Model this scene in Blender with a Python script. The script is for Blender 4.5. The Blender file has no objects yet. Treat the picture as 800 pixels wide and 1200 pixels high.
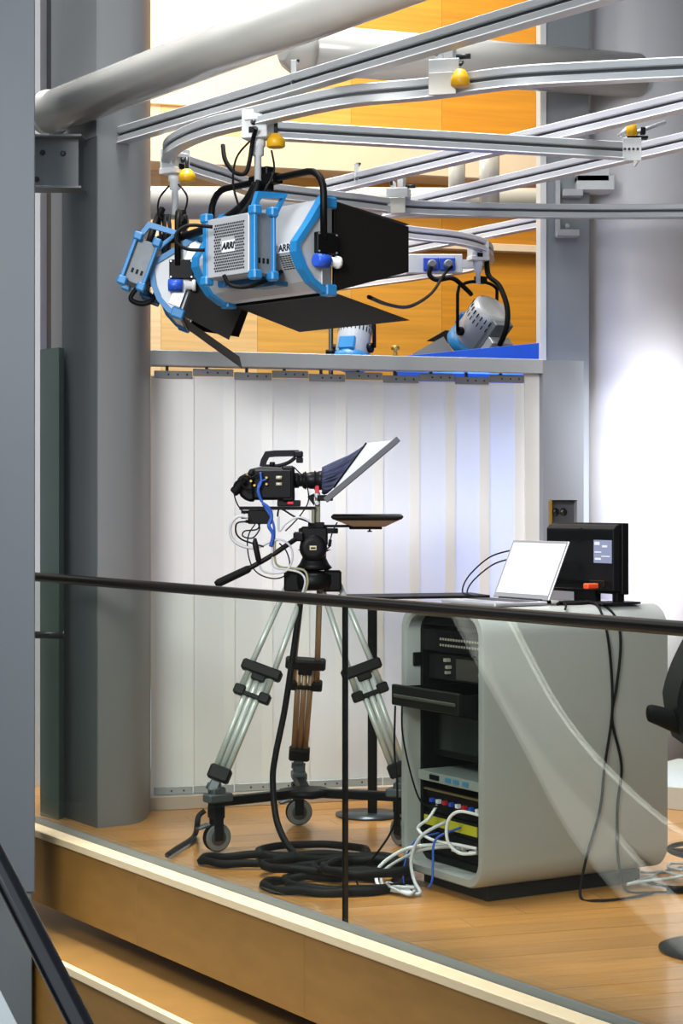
import bpy, bmesh, math, random
from mathutils import Vector as V, Matrix
R_ = random.Random(7)
C = bpy.context.scene.collection
SC = bpy.context.scene

# ------------------------------------------------------------------ camera
FPX, HZ, CAMZ = 2200.0, 590.0, 1.4
cam_d = bpy.data.cameras.new('camera')
cam_d.sensor_fit = 'VERTICAL'; cam_d.sensor_height = 36.0
cam_d.lens = FPX / 1200.0 * 36.0
cam_d.shift_y = -10.0 / 1200.0
cam_d.clip_start = .1; cam_d.clip_end = 200
cam = bpy.data.objects.new('camera', cam_d); C.objects.link(cam)
cam.location = (0, 0, CAMZ); cam.rotation_euler = (math.pi / 2, 0, 0)
SC.camera = cam
vs = SC.view_settings
vs.view_transform = 'Standard'; vs.look = 'None'; vs.gamma = 1; vs.use_curve_mapping = False
vs.exposure = 0.35

# ------------------------------------------------------------------ world + large lights
w = bpy.data.worlds.new('atrium_daylight'); SC.world = w; w.use_nodes = True
bg = w.node_tree.nodes['Background']; bg.inputs[0].default_value = (.84, .93, 1.0, 1); bg.inputs[1].default_value = .98

def area(name, loc, target, size, power, col=(1, 1, 1), sy=None, spread=180):
    l = bpy.data.lights.new(name, 'AREA'); l.energy = power; l.color = col
    l.shape = 'RECTANGLE'; l.size = size; l.size_y = sy or size; l.spread = math.radians(spread)
    o = bpy.data.objects.new(name, l); C.objects.link(o); o.location = loc
    o.rotation_euler = (V(target) - V(loc)).to_track_quat('-Z', 'Y').to_euler()
    return o
area('hall_ceiling_lamp', (-1.3, 7.6, 9.5), (-.8, 8.4, .6), 4.0, 230, (1, .98, .96), None, 52)
area('board_fill_light', (-2.2, 1.6, 3.9), (.3, 8.9, .8), 1.6, 30, (1, .985, .97), None, 54)  # added frontal fill for the screen boards, no such fixture
area('gallery_wall_lamp', (-2.6, 11.4, 6.4), (-1.8, 13.8, 4.4), 1.6, 220, (1, .95, .86))
area('gallery_wall_lamp', (.3, 11.4, 6.8), (1.0, 14.6, 3.0), 2.2, 160, (1, .86, .60))
area('blue_bounce_fill', (.78, 9.80, 1.25), (.66, 9.1, 1.05), .5, 24, (.04, .26, 1.0), 1.3, 120)  # added blue light standing in for bounce off the backdrop board
area('ramp_fill_light', (-4.4, 6.4, 5.5), (-5.4, 6.8, -.5), 1.2, 260, (1, .97, .93), None, 60)  # added light so the ramps show in the glass
sl = bpy.data.lights.new('column_fill_spot', 'SPOT'); sl.energy = 5200; sl.spot_size = math.radians(17); sl.spot_blend = .9; sl.shadow_soft_size = .3; sl.color = (.95, .97, 1)  # added spot without a fixture, brightens the round column's middle
so_ = bpy.data.objects.new('column_fill_spot', sl); C.objects.link(so_); so_.location = (2.1, 4.7, 4.4)
so_.rotation_euler = (V((1.78, 10.0, 1.35)) - so_.location).to_track_quat('-Z', 'Y').to_euler()

# ------------------------------------------------------------------ materials
def lin(c):
    if isinstance(c, str):
        c = [int(c[i:i + 2], 16) / 255 for i in (0, 2, 4)]
    return tuple((x / 12.92 if x <= .04045 else ((x + .055) / 1.055) ** 2.4) for x in c) + (1,)
_M = {}
def mat(name, col, rough=.5, metal=0, var=.0, vscale=6, bump=0, bscale=60, stretch=None, rot=0, coat=0, rnd=0, emit=0):
    if name in _M: return _M[name]
    m = bpy.data.materials.new(name); m.use_nodes = True
    nt = m.node_tree; b = nt.nodes['Principled BSDF']; L = nt.links.new
    c = lin(col); b.inputs['Base Color'].default_value = c
    b.inputs['Roughness'].default_value = rough; b.inputs['Metallic'].default_value = metal
    if max(c[:3]) < .03 and rough > .3: b.inputs['Specular IOR Level'].default_value = .16
    if coat: b.inputs['Coat Weight'].default_value = coat; b.inputs['Coat Roughness'].default_value = .12
    if emit:
        b.inputs['Emission Color'].default_value = c; b.inputs['Emission Strength'].default_value = emit
    tc = nt.nodes.new('ShaderNodeTexCoord'); mp = nt.nodes.new('ShaderNodeMapping')
    L(tc.outputs['Object'], mp.inputs['Vector'])
    if stretch: mp.inputs['Scale'].default_value = stretch
    mp.inputs['Rotation'].default_value = (0, 0, rot)
    nz = nt.nodes.new('ShaderNodeTexNoise'); nz.inputs['Scale'].default_value = vscale; nz.inputs['Detail'].default_value = 6
    L(mp.outputs[0], nz.inputs['Vector'])
    if rnd:
        oi = nt.nodes.new('ShaderNodeObjectInfo'); vm = nt.nodes.new('ShaderNodeVectorMath'); vm.operation = 'SCALE'
        vm.inputs[0].default_value = (9, 17, 5); L(oi.outputs['Random'], vm.inputs['Scale'])
        va = nt.nodes.new('ShaderNodeVectorMath'); L(mp.outputs[0], va.inputs[0]); L(vm.outputs[0], va.inputs[1]); L(va.outputs[0], nz.inputs['Vector'])
    if var or rnd:
        mr = nt.nodes.new('ShaderNodeMapRange'); mr.inputs[1].default_value = .3; mr.inputs[2].default_value = .7
        mr.inputs[3].default_value = 1 - var; mr.inputs[4].default_value = 1 + var
        L(nz.outputs['Fac'], mr.inputs[0]); fac = mr.outputs[0]
        if rnd:
            m2 = nt.nodes.new('ShaderNodeMapRange'); m2.inputs[3].default_value = 1 - rnd; m2.inputs[4].default_value = 1 + rnd
            L(oi.outputs['Random'], m2.inputs[0]); mm = nt.nodes.new('ShaderNodeMath'); mm.operation = 'MULTIPLY'
            L(fac, mm.inputs[0]); L(m2.outputs[0], mm.inputs[1]); fac = mm.outputs[0]
        hs = nt.nodes.new('ShaderNodeHueSaturation'); hs.inputs['Color'].default_value = c
        L(fac, hs.inputs['Value']); L(hs.outputs[0], b.inputs['Base Color'])
    if bump:
        n2 = nt.nodes.new('ShaderNodeTexNoise'); n2.inputs['Scale'].default_value = bscale; n2.inputs['Detail'].default_value = 4
        L(mp.outputs[0], n2.inputs['Vector']); bp = nt.nodes.new('ShaderNodeBump'); bp.inputs['Strength'].default_value = bump
        bp.inputs['Distance'].default_value = .004; L(n2.outputs['Fac'], bp.inputs['Height']); L(bp.outputs[0], b.inputs['Normal'])
    _M[name] = m
    return m

def glass_mat(name, tint, base=.045, rough=.0):
    m = bpy.data.materials.new(name); m.use_nodes = True; nt = m.node_tree; L = nt.links.new
    nt.nodes.remove(nt.nodes['Principled BSDF']); out = nt.nodes['Material Output']
    t = nt.nodes.new('ShaderNodeBsdfTransparent'); t.inputs[0].default_value = tint
    g = nt.nodes.new('ShaderNodeBsdfGlossy'); g.inputs['Roughness'].default_value = rough; g.inputs[0].default_value = (.95, 1, .97, 1)
    lw = nt.nodes.new('ShaderNodeLayerWeight'); lw.inputs[0].default_value = .5
    p = nt.nodes.new('ShaderNodeMath'); p.operation = 'POWER'; p.inputs[1].default_value = 5; L(lw.outputs['Facing'], p.inputs[0])
    a = nt.nodes.new('ShaderNodeMath'); a.operation = 'MULTIPLY_ADD'; a.inputs[1].default_value = 1 - base; a.inputs[2].default_value = base; L(p.outputs[0], a.inputs[0])
    mx = nt.nodes.new('ShaderNodeMixShader'); L(a.outputs[0], mx.inputs[0]); L(t.outputs[0], mx.inputs[1]); L(g.outputs[0], mx.inputs[2]); L(mx.outputs[0], out.inputs[0])
    return m
def frosted_mat(name, col, tr):
    m = bpy.data.materials.new(name); m.use_nodes = True; nt = m.node_tree; L = nt.links.new
    b = nt.nodes['Principled BSDF']; b.inputs['Base Color'].default_value = lin(col); b.inputs['Roughness'].default_value = .45
    t = nt.nodes.new('ShaderNodeBsdfTranslucent'); t.inputs[0].default_value = lin(col)
    mx = nt.nodes.new('ShaderNodeMixShader'); mx.inputs[0].default_value = tr
    L(b.outputs[0], mx.inputs[1]); L(t.outputs[0], mx.inputs[2]); L(mx.outputs[0], nt.nodes['Material Output'].inputs[0])
    return m

PLANK_ROT = math.radians(17)
WOODFLOOR = mat('oak_floor', 'bd8442', .30, var=.16, vscale=3.0, stretch=(1.6, 22, 22), rnd=.14, coat=.25)
NOSING = mat('pale_beech_nosing', 'd8c5a0', .45, var=.06, stretch=(2, 2, 30))
VENEER = mat('maple_veneer', '916b34', .42, var=.09, vscale=2.2, stretch=(3, 3, 9), bump=.1, rnd=.03)
WALLWOOD = mat('warm_wood_panelling', 'cf9440', .5, var=.13, vscale=2.5, stretch=(.45, .45, 13))
CREAM = mat('cream_plaster', 'dcc8ae', .7, var=.03)
PIERGREY = mat('pier_grey_paint', '555b61', .45, var=.04, vscale=2.0, stretch=(1, 1, .4))
COLGREY = mat('grey_steel_paint', '7d7f81', .42, var=.05, vscale=2.0, stretch=(1, 1, .4), bump=.05)
COLDARK = mat('dark_grey_paint_and_shade', '595e61', .4, var=.07, vscale=2.0, stretch=(1, 1, .4))
BEAMGREY = mat('anthracite_beam_paint', '6c7174', .45, var=.05)
BROWNGREY = mat('taupe_wall_panel', '776e66', .6, var=.04)
GREENGREY = mat('green_grey_panel', '62706c', .35, var=.05)
COLWHITE = mat('white_column_paint', 'd6d4d8', .36, var=.02)
PIPEWHITE = mat('white_gloss_pipe_paint', 'c4c2bc', .22, var=.03, coat=.5)
FRAMEGREY = mat('light_grey_frame', 'b4b4b6', .5, var=.03)
FRAMEWHITE = mat('white_frame', 'd9d9d6', .5, var=.02)
CLIP = mat('zinc_clip', '8f8f90', .4, .6, var=.1)
PANEL = frosted_mat('frosted_acrylic', 'f3f4f4', .22)
PANELEDGE = mat('acrylic_edge', 'fafbfb', .3)
BAND = frosted_mat('frosted_lap_bright', 'f8f9f9', .16)
BLUEWALL = mat('blue_backdrop', '0a4fc4', .6, var=.03)
ALU = mat('silver_anodised_rail', 'babdc0', .38, .25, var=.04, vscale=3)
WHITERAIL = mat('white_rail_paint', 'c8c8d0', .4, var=.02)
GROOVE = mat('rail_slot_dark', '4a4d50', .6, .3)
WHITEMET = mat('white_bracket_paint', 'd4d6d6', .4, var=.05)
STEEL = mat('bright_steel', 'b8babc', .28, .85, var=.05)
DKSTEEL = mat('dark_steel', '3a3d40', .4, .6)
BLACK = mat('black_plastic', '0c0c0e', .5, var=.15, vscale=30)
BLACKMET = mat('black_powder_coat', '0a0a0b', .45, .1, var=.1, vscale=30)
DOOR = mat('black_barn_door_paint', '0e0b09', .65, var=.1)
LBLUE = mat('lamp_blue_plastic', '2079b4', .42, var=.05)
LSILVER = mat('lamp_silver_shell', 'b4b7bb', .4, .2, var=.04)
LGREY = mat('lamp_grey_side', '72787d', .5, .1, var=.08, vscale=30)
DIFFUSER = mat('lamp_diffuser', 'eef0f2', .6)
YELLOW = mat('yellow_plastic', 'e3ab0c', .4, var=.05)
PLUGBLUE = mat('cee_blue_plastic', '1f4fc0', .4)
RED = mat('red_anodised', 'c0202a', .4)
ORANGE = mat('orange_red_plug', 'ee4a20', .5)
NAVY = mat('navy_hood_cloth', '3a3f5a', .85, var=.2, vscale=18, bump=.4, bscale=120)
BRONZE = mat('bronze_tray', '5a4128', .35, .4)
TUBE = mat('tripod_tube', 'bcc0bb', .35, .25, var=.05)
TUBEWARM = mat('tripod_tube_warm', 'a08362', .4, .2, var=.06)
COLLAR = mat('tripod_collar', '141312', .5)
CABLE = mat('black_cable', '09090a', .6)
CABLEGREY = mat('grey_cable', 'b9bcc0', .5)
CABLEWHITE = mat('white_cable', 'dfe2e4', .5)
CABLEBLUE = mat('blue_cable', '1f4fa8', .5)
RUBBER = mat('black_rubber', '0a0a0b', .7)
DESK = mat('pearl_white_lacquer', '989b98', .3, var=.01, coat=.3)
RACK = mat('rack_black', '0a0a0a', .5, var=.2, vscale=20)
RACKGREY = mat('rack_dark_grey', '161716', .5, .1)
GOLD = mat('brass', 'c9a052', .3, .7)
LAPTOP = mat('laptop_silver', 'b9b9bd', .35, .6)
KEYS = mat('laptop_keys', '2a2a2e', .5)
SCREEN = mat('laptop_screen_glare', 'c9c8d6', .12, .0, emit=.16)  # glare on the screen put in as pale colour and weak glow
LABELGREY = mat('label_grey', '8c93b0', .5)
PAPER = mat('label_paper', 'dfe3ea', .6)
INK = mat('label_ink', '1d1d1f', .6)
HANDRAIL = mat('dark_bronze_handrail', '1c1916', .3, .5)
STAIRRAIL = mat('blue_black_handrail', '14181f', .25, .3, coat=.4)
YELLOWTAG = mat('yellow_strip', 'b9b521', .6)
GLASS = glass_mat('balustrade_glass', (.92, .95, .92, 1))
LENS = mat('lens_glass', '1a1d33', .08, coat=1)

# ------------------------------------------------------------------ geometry helpers
def at(px, py, Y): return V(((px - 400) / FPX * Y, Y, CAMZ - (py - HZ) / FPX * Y))
def fl(px, py, z=0):
    Y = (CAMZ - z) * FPX / (py - HZ); return V(((px - 400) / FPX * Y, Y, z))
def new(): return bmesh.new()
class Fr:
    def __init__(s, o, ex, ey, ez=(0, 0, 1)):
        s.o = V(o); s.ex = V(ex).normalized(); s.ey = V(ey).normalized(); s.ez = V(ez).normalized()
    def __call__(s, a, b, c): return s.o + s.ex * a + s.ey * b + s.ez * c
WORLD = Fr((0, 0, 0), (1, 0, 0), (0, 1, 0))
def box(bm, lo, hi, bev=0, fr=WORLD, seg=1):
    t = bmesh.new()
    bmesh.ops.create_cube(t, size=1)
    for v in t.verts:
        v.co = V([(lo[i] + hi[i]) / 2 + v.co[i] * (hi[i] - lo[i]) for i in range(3)])
    if bev: bmesh.ops.bevel(t, geom=t.edges[:], offset=bev, segments=seg, affect='EDGES', profile=.5)
    for v in t.verts: v.co = fr(*v.co)
    merge(bm, t)
def merge(bm, t):
    bmesh.ops.recalc_face_normals(t, faces=t.faces[:])
    mp = {v: bm.verts.new(v.co) for v in t.verts}
    for f in t.faces:
        try: bm.faces.new([mp[v] for v in f.verts]).smooth = f.smooth
        except ValueError: pass
    t.free()
def catmull(pts, n=6, closed=False):
    P = [V(p) for p in pts]; out = []; N = len(P)
    rng = range(N if closed else N - 1)
    for i in rng:
        if closed: p0, p1, p2, p3 = P[i - 1], P[i], P[(i + 1) % N], P[(i + 2) % N]
        else: p0, p1, p2, p3 = P[max(i - 1, 0)], P[i], P[i + 1], P[min(i + 2, N - 1)]
        for k in range(n):
            t = k / n
            out.append(.5 * ((2 * p1) + (p2 - p0) * t + (2 * p0 - 5 * p1 + 4 * p2 - p3) * t * t + (3 * p1 - p0 - 3 * p2 + p3) * t ** 3))
    if not closed: out.append(P[-1])
    return out
def tube(bm, pts, r, seg=8, closed=False):
    P = [V(p) for p in pts]; N = len(P); t = bmesh.new()
    rr = r if isinstance(r, (list, tuple)) else [r] * N
    def tan(i):
        a = P[i - 1] if (i > 0 or closed) else P[i]; b = P[(i + 1) % N] if (i < N - 1 or closed) else P[i]
        d = b - a; return d.normalized() if d.length > 1e-9 else V((0, 0, 1))
    t0 = tan(0); u = t0.orthogonal().normalized(); rings = []
    for i in range(N):
        ti = tan(i); u = (u - ti * u.dot(ti)); u = u.normalized() if u.length > 1e-6 else ti.orthogonal().normalized(); v = ti.cross(u)
        rings.append([t.verts.new(P[i] + (u * math.cos(2 * math.pi * k / seg) + v * math.sin(2 * math.pi * k / seg)) * rr[i]) for k in range(seg)])
    for i in range(N if closed else N - 1):
        a, b = rings[i], rings[(i + 1) % N]
        for k in range(seg):
            f = t.faces.new((a[k], a[(k + 1) % seg], b[(k + 1) % seg], b[k])); f.smooth = True
    if not closed:
        t.faces.new(rings[0][::-1]); t.faces.new(rings[-1])
    merge(bm, t)
def cyl(bm, a, b, r, seg=16, r2=None): tube(bm, [a, b], [r, r if r2 is None else r2], seg)
def sweep(bm, pts, prof, up=(0, 0, 1), closed=False):
    P = [V(p) for p in pts]; N = len(P); up = V(up); t = bmesh.new(); rings = []
    for i in range(N):
        a = P[i - 1] if (i > 0 or closed) else P[i]; b = P[(i + 1) % N] if (i < N - 1 or closed) else P[i]
        d = (b - a).normalized(); s = d.cross(up).normalized(); n = s.cross(d).normalized()
        k = 1.0
        if 0 < i < N - 1 or closed:
            d1 = (P[i] - P[i - 1]).normalized(); c = max(.3, d.dot(d1)); k = 1 / c
        rings.append([t.verts.new(P[i] + s * (q[0] * (k if abs(up.dot(d)) < .9 else 1)) + n * q[1]) for q in prof])
    M = len(prof)
    for i in range(N if closed else N - 1):
        a, b = rings[i], rings[(i + 1) % N]
        for k in range(M): t.faces.new((a[k], a[(k + 1) % M], b[(k + 1) % M], b[k]))
    if not closed: t.faces.new(rings[0][::-1]); t.faces.new(rings[-1])
    merge(bm, t)
def lathe(bm, prof, o=(0, 0, 0), ax=(0, 0, 1), seg=24):
    ax = V(ax).normalized(); u = ax.orthogonal().normalized(); v = ax.cross(u); o = V(o); t = bmesh.new(); rings = []
    for r, z in prof:
        r = max(r, 1e-4)
        rings.append([t.verts.new(o + ax * z + (u * math.cos(2 * math.pi * k / seg) + v * math.sin(2 * math.pi * k / seg)) * r) for k in range(seg)])
    for a, b in zip(rings, rings[1:]):
        for k in range(seg):
            f = t.faces.new((a[k], a[(k + 1) % seg], b[(k + 1) % seg], b[k])); f.smooth = True
    t.faces.new(rings[0][::-1]); t.faces.new(rings[-1])
    merge(bm, t)
def prism(bm, poly, ext, bev=0):
    t = bmesh.new(); ext = V(ext)
    a = [t.verts.new(V(p)) for p in poly]; b = [t.verts.new(V(p) + ext) for p in poly]; n = len(a)
    t.faces.new(a[::-1]); t.faces.new(b)
    for k in range(n): t.faces.new((a[k], a[(k + 1) % n], b[(k + 1) % n], b[k]))
    if bev: bmesh.ops.bevel(t, geom=t.edges[:], offset=bev, segments=1, affect='EDGES')
    merge(bm, t)
def rrect(w0, h0, w1, h1, r, n=6):
    out = []
    for cx, cy, a0 in ((w1 - r, h1 - r, 0), (w0 + r, h1 - r, 90), (w0 + r, h0 + r, 180), (w1 - r, h0 + r, 270)):
        for k in range(n + 1):
            a = math.radians(a0 + 90 * k / n); out.append((cx + r * math.cos(a), cy + r * math.sin(a)))
    return out
ORG = {}
def obj(name, bm, m, parent=None, local=False, smooth=None):
    me = bpy.data.meshes.new(name)
    off = V((0, 0, 0))
    if parent is None:
        xs = [v.co for v in bm.verts]
        off = V(((min(p.x for p in xs) + max(p.x for p in xs)) / 2, (min(p.y for p in xs) + max(p.y for p in xs)) / 2, min(p.z for p in xs)))
    elif not local: off = ORG.get(parent, V((0, 0, 0)))
    if off.length: bmesh.ops.translate(bm, verts=bm.verts[:], vec=-off)
    bmesh.ops.recalc_face_normals(bm, faces=bm.faces[:])
    if smooth:
        for f in bm.faces: f.smooth = True
    bm.to_mesh(me); bm.free()
    if smooth: me.set_sharp_from_angle(angle=math.radians(smooth))
    me.materials.append(m)
    o = bpy.data.objects.new(name, me); C.objects.link(o)
    if parent is not None: o.parent = parent; ORG[o] = ORG.get(parent, V((0, 0, 0)))
    else: o.location = off; ORG[o] = off.copy()
    return o
def tag(o, label, cat, group=None, kind=None):
    o['label'] = label; o['category'] = cat
    if group: o['group'] = group
    if kind: o['kind'] = kind
    return o
def thing(name, label, cat, loc=(0, 0, 0), rz=0, group=None):
    o = bpy.data.objects.new(name, None); C.objects.link(o); o.empty_display_size = .1
    o.location = loc; o.rotation_euler = (0, 0, rz); ORG[o] = V(loc)
    return tag(o, label, cat, group)
def struct(name, bm, m, parent=None):
    o = obj(name, bm, m, parent)
    if parent is None: o['kind'] = 'structure'
    return o
def cable(name, pts, r, m, label, cat='cable', n=6, seg=6, group=None, parent=None):
    bm = new(); tube(bm, catmull(pts, n), r, seg); o = obj(name, bm, m, parent)
    if parent is None: tag(o, label, cat, group)
    return o
def text_mesh(name, s, size, m, parent, M4, ext=.0008, bold=0):
    cu = bpy.data.curves.new(name, 'FONT'); cu.body = s; cu.size = size; cu.extrude = ext; cu.align_x = 'CENTER'; cu.align_y = 'CENTER'; cu.offset = bold
    t = bpy.data.objects.new(name + '_src', cu); C.objects.link(t)
    bpy.context.view_layer.update()
    me = bpy.data.meshes.new_from_object(t.evaluated_get(bpy.context.evaluated_depsgraph_get()))
    bpy.data.objects.remove(t); bpy.data.curves.remove(cu)
    me.name = name; me.transform(M4); me.materials.clear(); me.materials.append(m)
    o = bpy.data.objects.new(name, me); C.objects.link(o); o.parent = parent
    return o
def M4(o, ex, ey):
    ex = V(ex).normalized(); ey = V(ey).normalized(); ez = ex.cross(ey)
    return Matrix.Translation(V(o)) @ Matrix((ex, ey, ez)).transposed().to_4x4()

# ================================================================== LARGE STRUCTURE
# balustrade line on the platform edge
B0 = V((0, 6.16, 0)); BT = V((-.545, .8385, 0)).normalized(); BN = V((BT.y, -BT.x, 0))   # BN points inwards (right / away)
BF = Fr(B0, BT, BN)                      # a along the edge (left/away +), b inwards, c up
# ---- floor: oak strips clipped to the platform
floor = struct('floor', (lambda b: (box(b, (-5, .0, -.30), (2.5, 6.2, -.018), 0, BF), b)[1])(new()), mat('floor_sub', '6b4a28', .8))
pd = V((math.cos(PLANK_ROT), math.sin(PLANK_ROT), 0)); pn = V((-pd.y, pd.x, 0)); PW = .135
def clip_poly(poly, n, d):           # keep n.p >= d
    out = []
    for i, p in enumerate(poly):
        q = poly[(i + 1) % len(poly)]; a = n.dot(p) - d; b_ = n.dot(q) - d
        if a >= 0: out.append(p)
        if a * b_ < 0: out.append(p + (q - p) * (a / (a - b_)))
    return out
edge_d = BN.dot(B0) + .0
for i in range(14, 74):
    s0 = i * PW; off = R_.uniform(0, 1.7)
    for j in range(-3, 3):
        u0 = j * 1.7 + off; u1 = u0 + 1.7
        poly = [pd * (u0 + .001) + pn * (s0 + .001), pd * (u1 - .001) + pn * (s0 + .001), pd * (u1 - .001) + pn * (s0 + PW - .001), pd * (u0 + .001) + pn * (s0 + PW - .001)]
        poly = clip_poly(poly, BN, edge_d)
        poly = clip_poly(poly, V((1, 0, 0)), -1.75) if poly else poly
        poly = clip_poly(poly, V((-1, 0, 0)), -2.6) if poly else poly
        if len(poly) < 3: continue
        c = sum(poly, V((0, 0, 0))) / len(poly)
        if not (3.2 < c.y < 9.6): continue
        if abs(c.x) > .22 * c.y + 1.1: continue
        bm = new(); prism(bm, [p - c - V((0, 0, .02)) for p in poly], (0, 0, .02 + R_.uniform(-.0004, .0004)))
        for v in bm.verts: v.co = V((v.co.dot(pd), v.co.dot(pn), v.co.z))
        o = obj('plank', bm, WOODFLOOR, floor, True); ORG.pop(o)
        o.location = c - ORG[floor]; o.rotation_euler = (0, 0, PLANK_ROT)
# ---- platform edge: pale nosing + veneer fascia panels, lower ledge
bm = new(); box(bm, (-4.6, -.075, -.03), (2.7, -.002, .004), .004, BF); struct('trim_1', bm, NOSING)
fas = struct('trim_2', (lambda b: (box(b, (-4.6, -.035, -.305), (2.7, -.002, -.031), 0, BF), b)[1])(new()), mat('fascia_core', '5f4526', .7))
for k, (a0, a1) in enumerate(((-4.6, -2.2), (-2.2, -1.1), (-1.1, .13), (.13, 1.36), (1.36, 2.7))):
    bm = new(); box(bm, (a0 + .001, -.062, -.31), (a1 - .001, -.036, -.032), .001, BF); obj('fascia_panel', bm, VENEER, fas)
bm = new(); box(bm, (-4.6, -.24, -.44), (3.4, .5, -.405), .002, BF); led = struct('trim_3', bm, VENEER)
bm = new(); box(bm, (-4.6, -.27, -.437), (3.4, -.241, -.402), .004, BF); struct('trim_4', bm, NOSING)
bm = new(); box(bm, (-4.6, -.235, -1.3), (3.4, -.2, -.441), 0, BF); low = struct('trim_5', bm, VENEER)
bm = new(); box(bm, (-11, -6, -1.75), (6, 22, -1.7), 0); struct('floor', bm, mat('hall_floor_stone', '4a4744', .5, var=.06))

bm = new(); box(bm, (3.3, 2.5, -1.75), (3.45, 17, 8)); struct('blocker_wall_right', bm, mat('blocker_wall_grey', '77797b', .7, var=.05, vscale=1))  # unseen wall added to block ambient light from the right
# ---- far side of the hall (seen mirrored in the glass): dark wall added to dim the glass veil, and a curving white ramp
bm = new(); box(bm, (-11.2, -6, -1.75), (-11, 22, 8), 0); struct('wall_left', bm, mat('added_hall_wall', '3c3d3c', .8, var=.1, vscale=1))  # added dark wall, dims the veil in the glass
for dx_, dz_, lb_ in ((0, 0, 'upper white curving ramp edge across the hall, seen only mirrored in the glass'), (-.9, -.75, 'lower white curving ramp edge across the hall, seen only mirrored in the glass')):
    rmp = catmull([(-5 + dx_, 8.2, 2.0 + dz_), (-5 + dx_, 7.75, 1.2 + dz_), (-5 + dx_, 7.45, .7 + dz_), (-5 + dx_, 7.1, .1 + dz_), (-5 + dx_, 6.7, -.33 + dz_), (-5 + dx_, 6.2, -.68 + dz_), (-5 + dx_, 5.4, -1.05 + dz_), (-5 + dx_, 4.6, -1.25 + dz_)], 8)
    bm = new(); sweep(bm, rmp, [(-.03, -.12), (.03, -.12), (.03, .12), (-.03, .12)]); tag(obj('curved_ramp', bm, FRAMEWHITE), lb_, 'ramp')
# ---- glass balustrade
bal = thing('glass_balustrade', 'frameless glass balustrade with dark handrail along the platform edge', 'balustrade', B0)
for a0, a1 in ((-4.4, .004), (.012, 2.6)):
    bm = new(); box(bm, (a0, .012, .0), (a1, .028, 1.06), .001, BF); obj('glass_pane', bm, GLASS, bal)
bm = new(); box(bm, (.005, .010, .0), (.0115, .030, 1.06), 0, BF); obj('pane_seal', bm, BLACK, bal)
bm = new(); box(bm, (-4.4, .0, -.012), (2.6, .010, .028), .001, BF); box(bm, (-4.4, .03, -.012), (2.6, .042, .012), .001, BF); obj('base_channel', bm, mat('channel_steel', '7e8a90', .35, .6), bal)
bm = new(); pr = [(x * .024, y * .020) for x, y in [(math.cos(t * math.pi / 10), math.sin(t * math.pi / 10)) for t in range(20)]]
sweep(bm, [BF(-4.4, .02, 1.077), BF(2.6, .02, 1.077)], pr); obj('handrail', bm, HANDRAIL, bal, smooth=50)

# ---- left piers and columns
vd = V((-1.24, 7.6, 0)).normalized(); vp = V((vd.y, -vd.x, 0))
PF = Fr((-1.237, 7.58, 0), vp, vd)       # right face lies along the line of sight
bm = new(); box(bm, (-.26, 0, -.17), (0, .42, 7.0), .004, PF); p = obj('steel_pier', bm, PIERGREY); tag(p, 'wide flat grey steel pier in the left foreground, rail ending against it', 'column')
bm = new(); box(bm, (-.25, .012, -1.7), (-.012, .42, -.172), .003, PF); obj('pier_base', bm, COLDARK, p)
# corner column with rounded right edge
pts = [at(74, 0, 8.40).xy, at(114.5, 0, 8.10).xy, at(150, 0, 8.17).xy, at(164, 0, 8.24).xy, at(172, 0, 8.36).xy, at(176.5, 0, 8.55).xy, at(171, 0, 8.9).xy, at(60, 0, 8.9).xy]
bm = new(); prism(bm, [V((q.x, q.y, 0)) for q in pts], (0, 0, 7))
colm = obj('steel_column', bm, COLGREY, smooth=48); tag(colm, 'tall grey steel column with a folded corner at the left end of the white screen', 'column')
# shade of the left face put in as a darker plate, lower part
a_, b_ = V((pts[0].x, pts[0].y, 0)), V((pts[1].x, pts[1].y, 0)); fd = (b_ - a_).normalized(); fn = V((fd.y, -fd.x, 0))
bm = new(); prism(bm, [a_ + fn * .001, b_ + fn * .001, b_ + fn * .006, a_ + fn * .006], (0, 0, 2.98)); obj('shaded_flank_plate', bm, COLDARK, colm)
bm = new(); prism(bm, [a_ + fn * .001 + V((0, 0, 2.985)), b_ + fn * .001 + V((0, 0, 2.985)), b_ + fn * .006 + V((0, 0, 2.985)), a_ + fn * .006 + V((0, 0, 2.985))], (0, 0, 4)); obj('shaded_flank_plate', bm, COLGREY, colm)
# narrow panel standing between pier and column
bm = new(); q0 = at(47, 0, 8.42); q1 = at(69, 0, 8.30); q2 = at(75, 0, 8.36); q3 = at(55, 0, 8.50)
g = new(); prism(g, [V((q.x, q.y, 0)) for q in (q0, q1, q2, q3)], (0, 0, 2.09)); pnl = obj('door_jamb_panel', g, GREENGREY); tag(pnl, 'narrow grey-green upright panel between the pier and the column', 'panel')
bm.free()
bm = new(); c0 = at(40, 744, 8.26); cyl(bm, c0, at(74, 744.5, 8.26), .016, 12); cyl(bm, at(74, 744.5, 8.26), at(76, 744.5, 8.26), .02, 12); pb = obj('handrail_stub', bm, DKSTEEL); tag(pb, 'short grey handrail stub in front of the grey-green panel', 'handrail')
# wall behind left gap
bm = new(); box(bm, (-2.6, 9.5, 0), (-1.1, 9.6, 3.0), 0); struct('wall_left', bm, BROWNGREY)
bm = new(); box(bm, (-2.6, 9.5, 3.0), (-1.1, 9.62, 7), 0); struct('wall_left', bm, COLDARK)
q = at(44, 0, 9.3); bm = new(); box(bm, (q.x - .014, 9.3, 0), (q.x + .014, 9.5, 7), .002); struct('trim_6', bm, FRAMEGREY)
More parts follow.
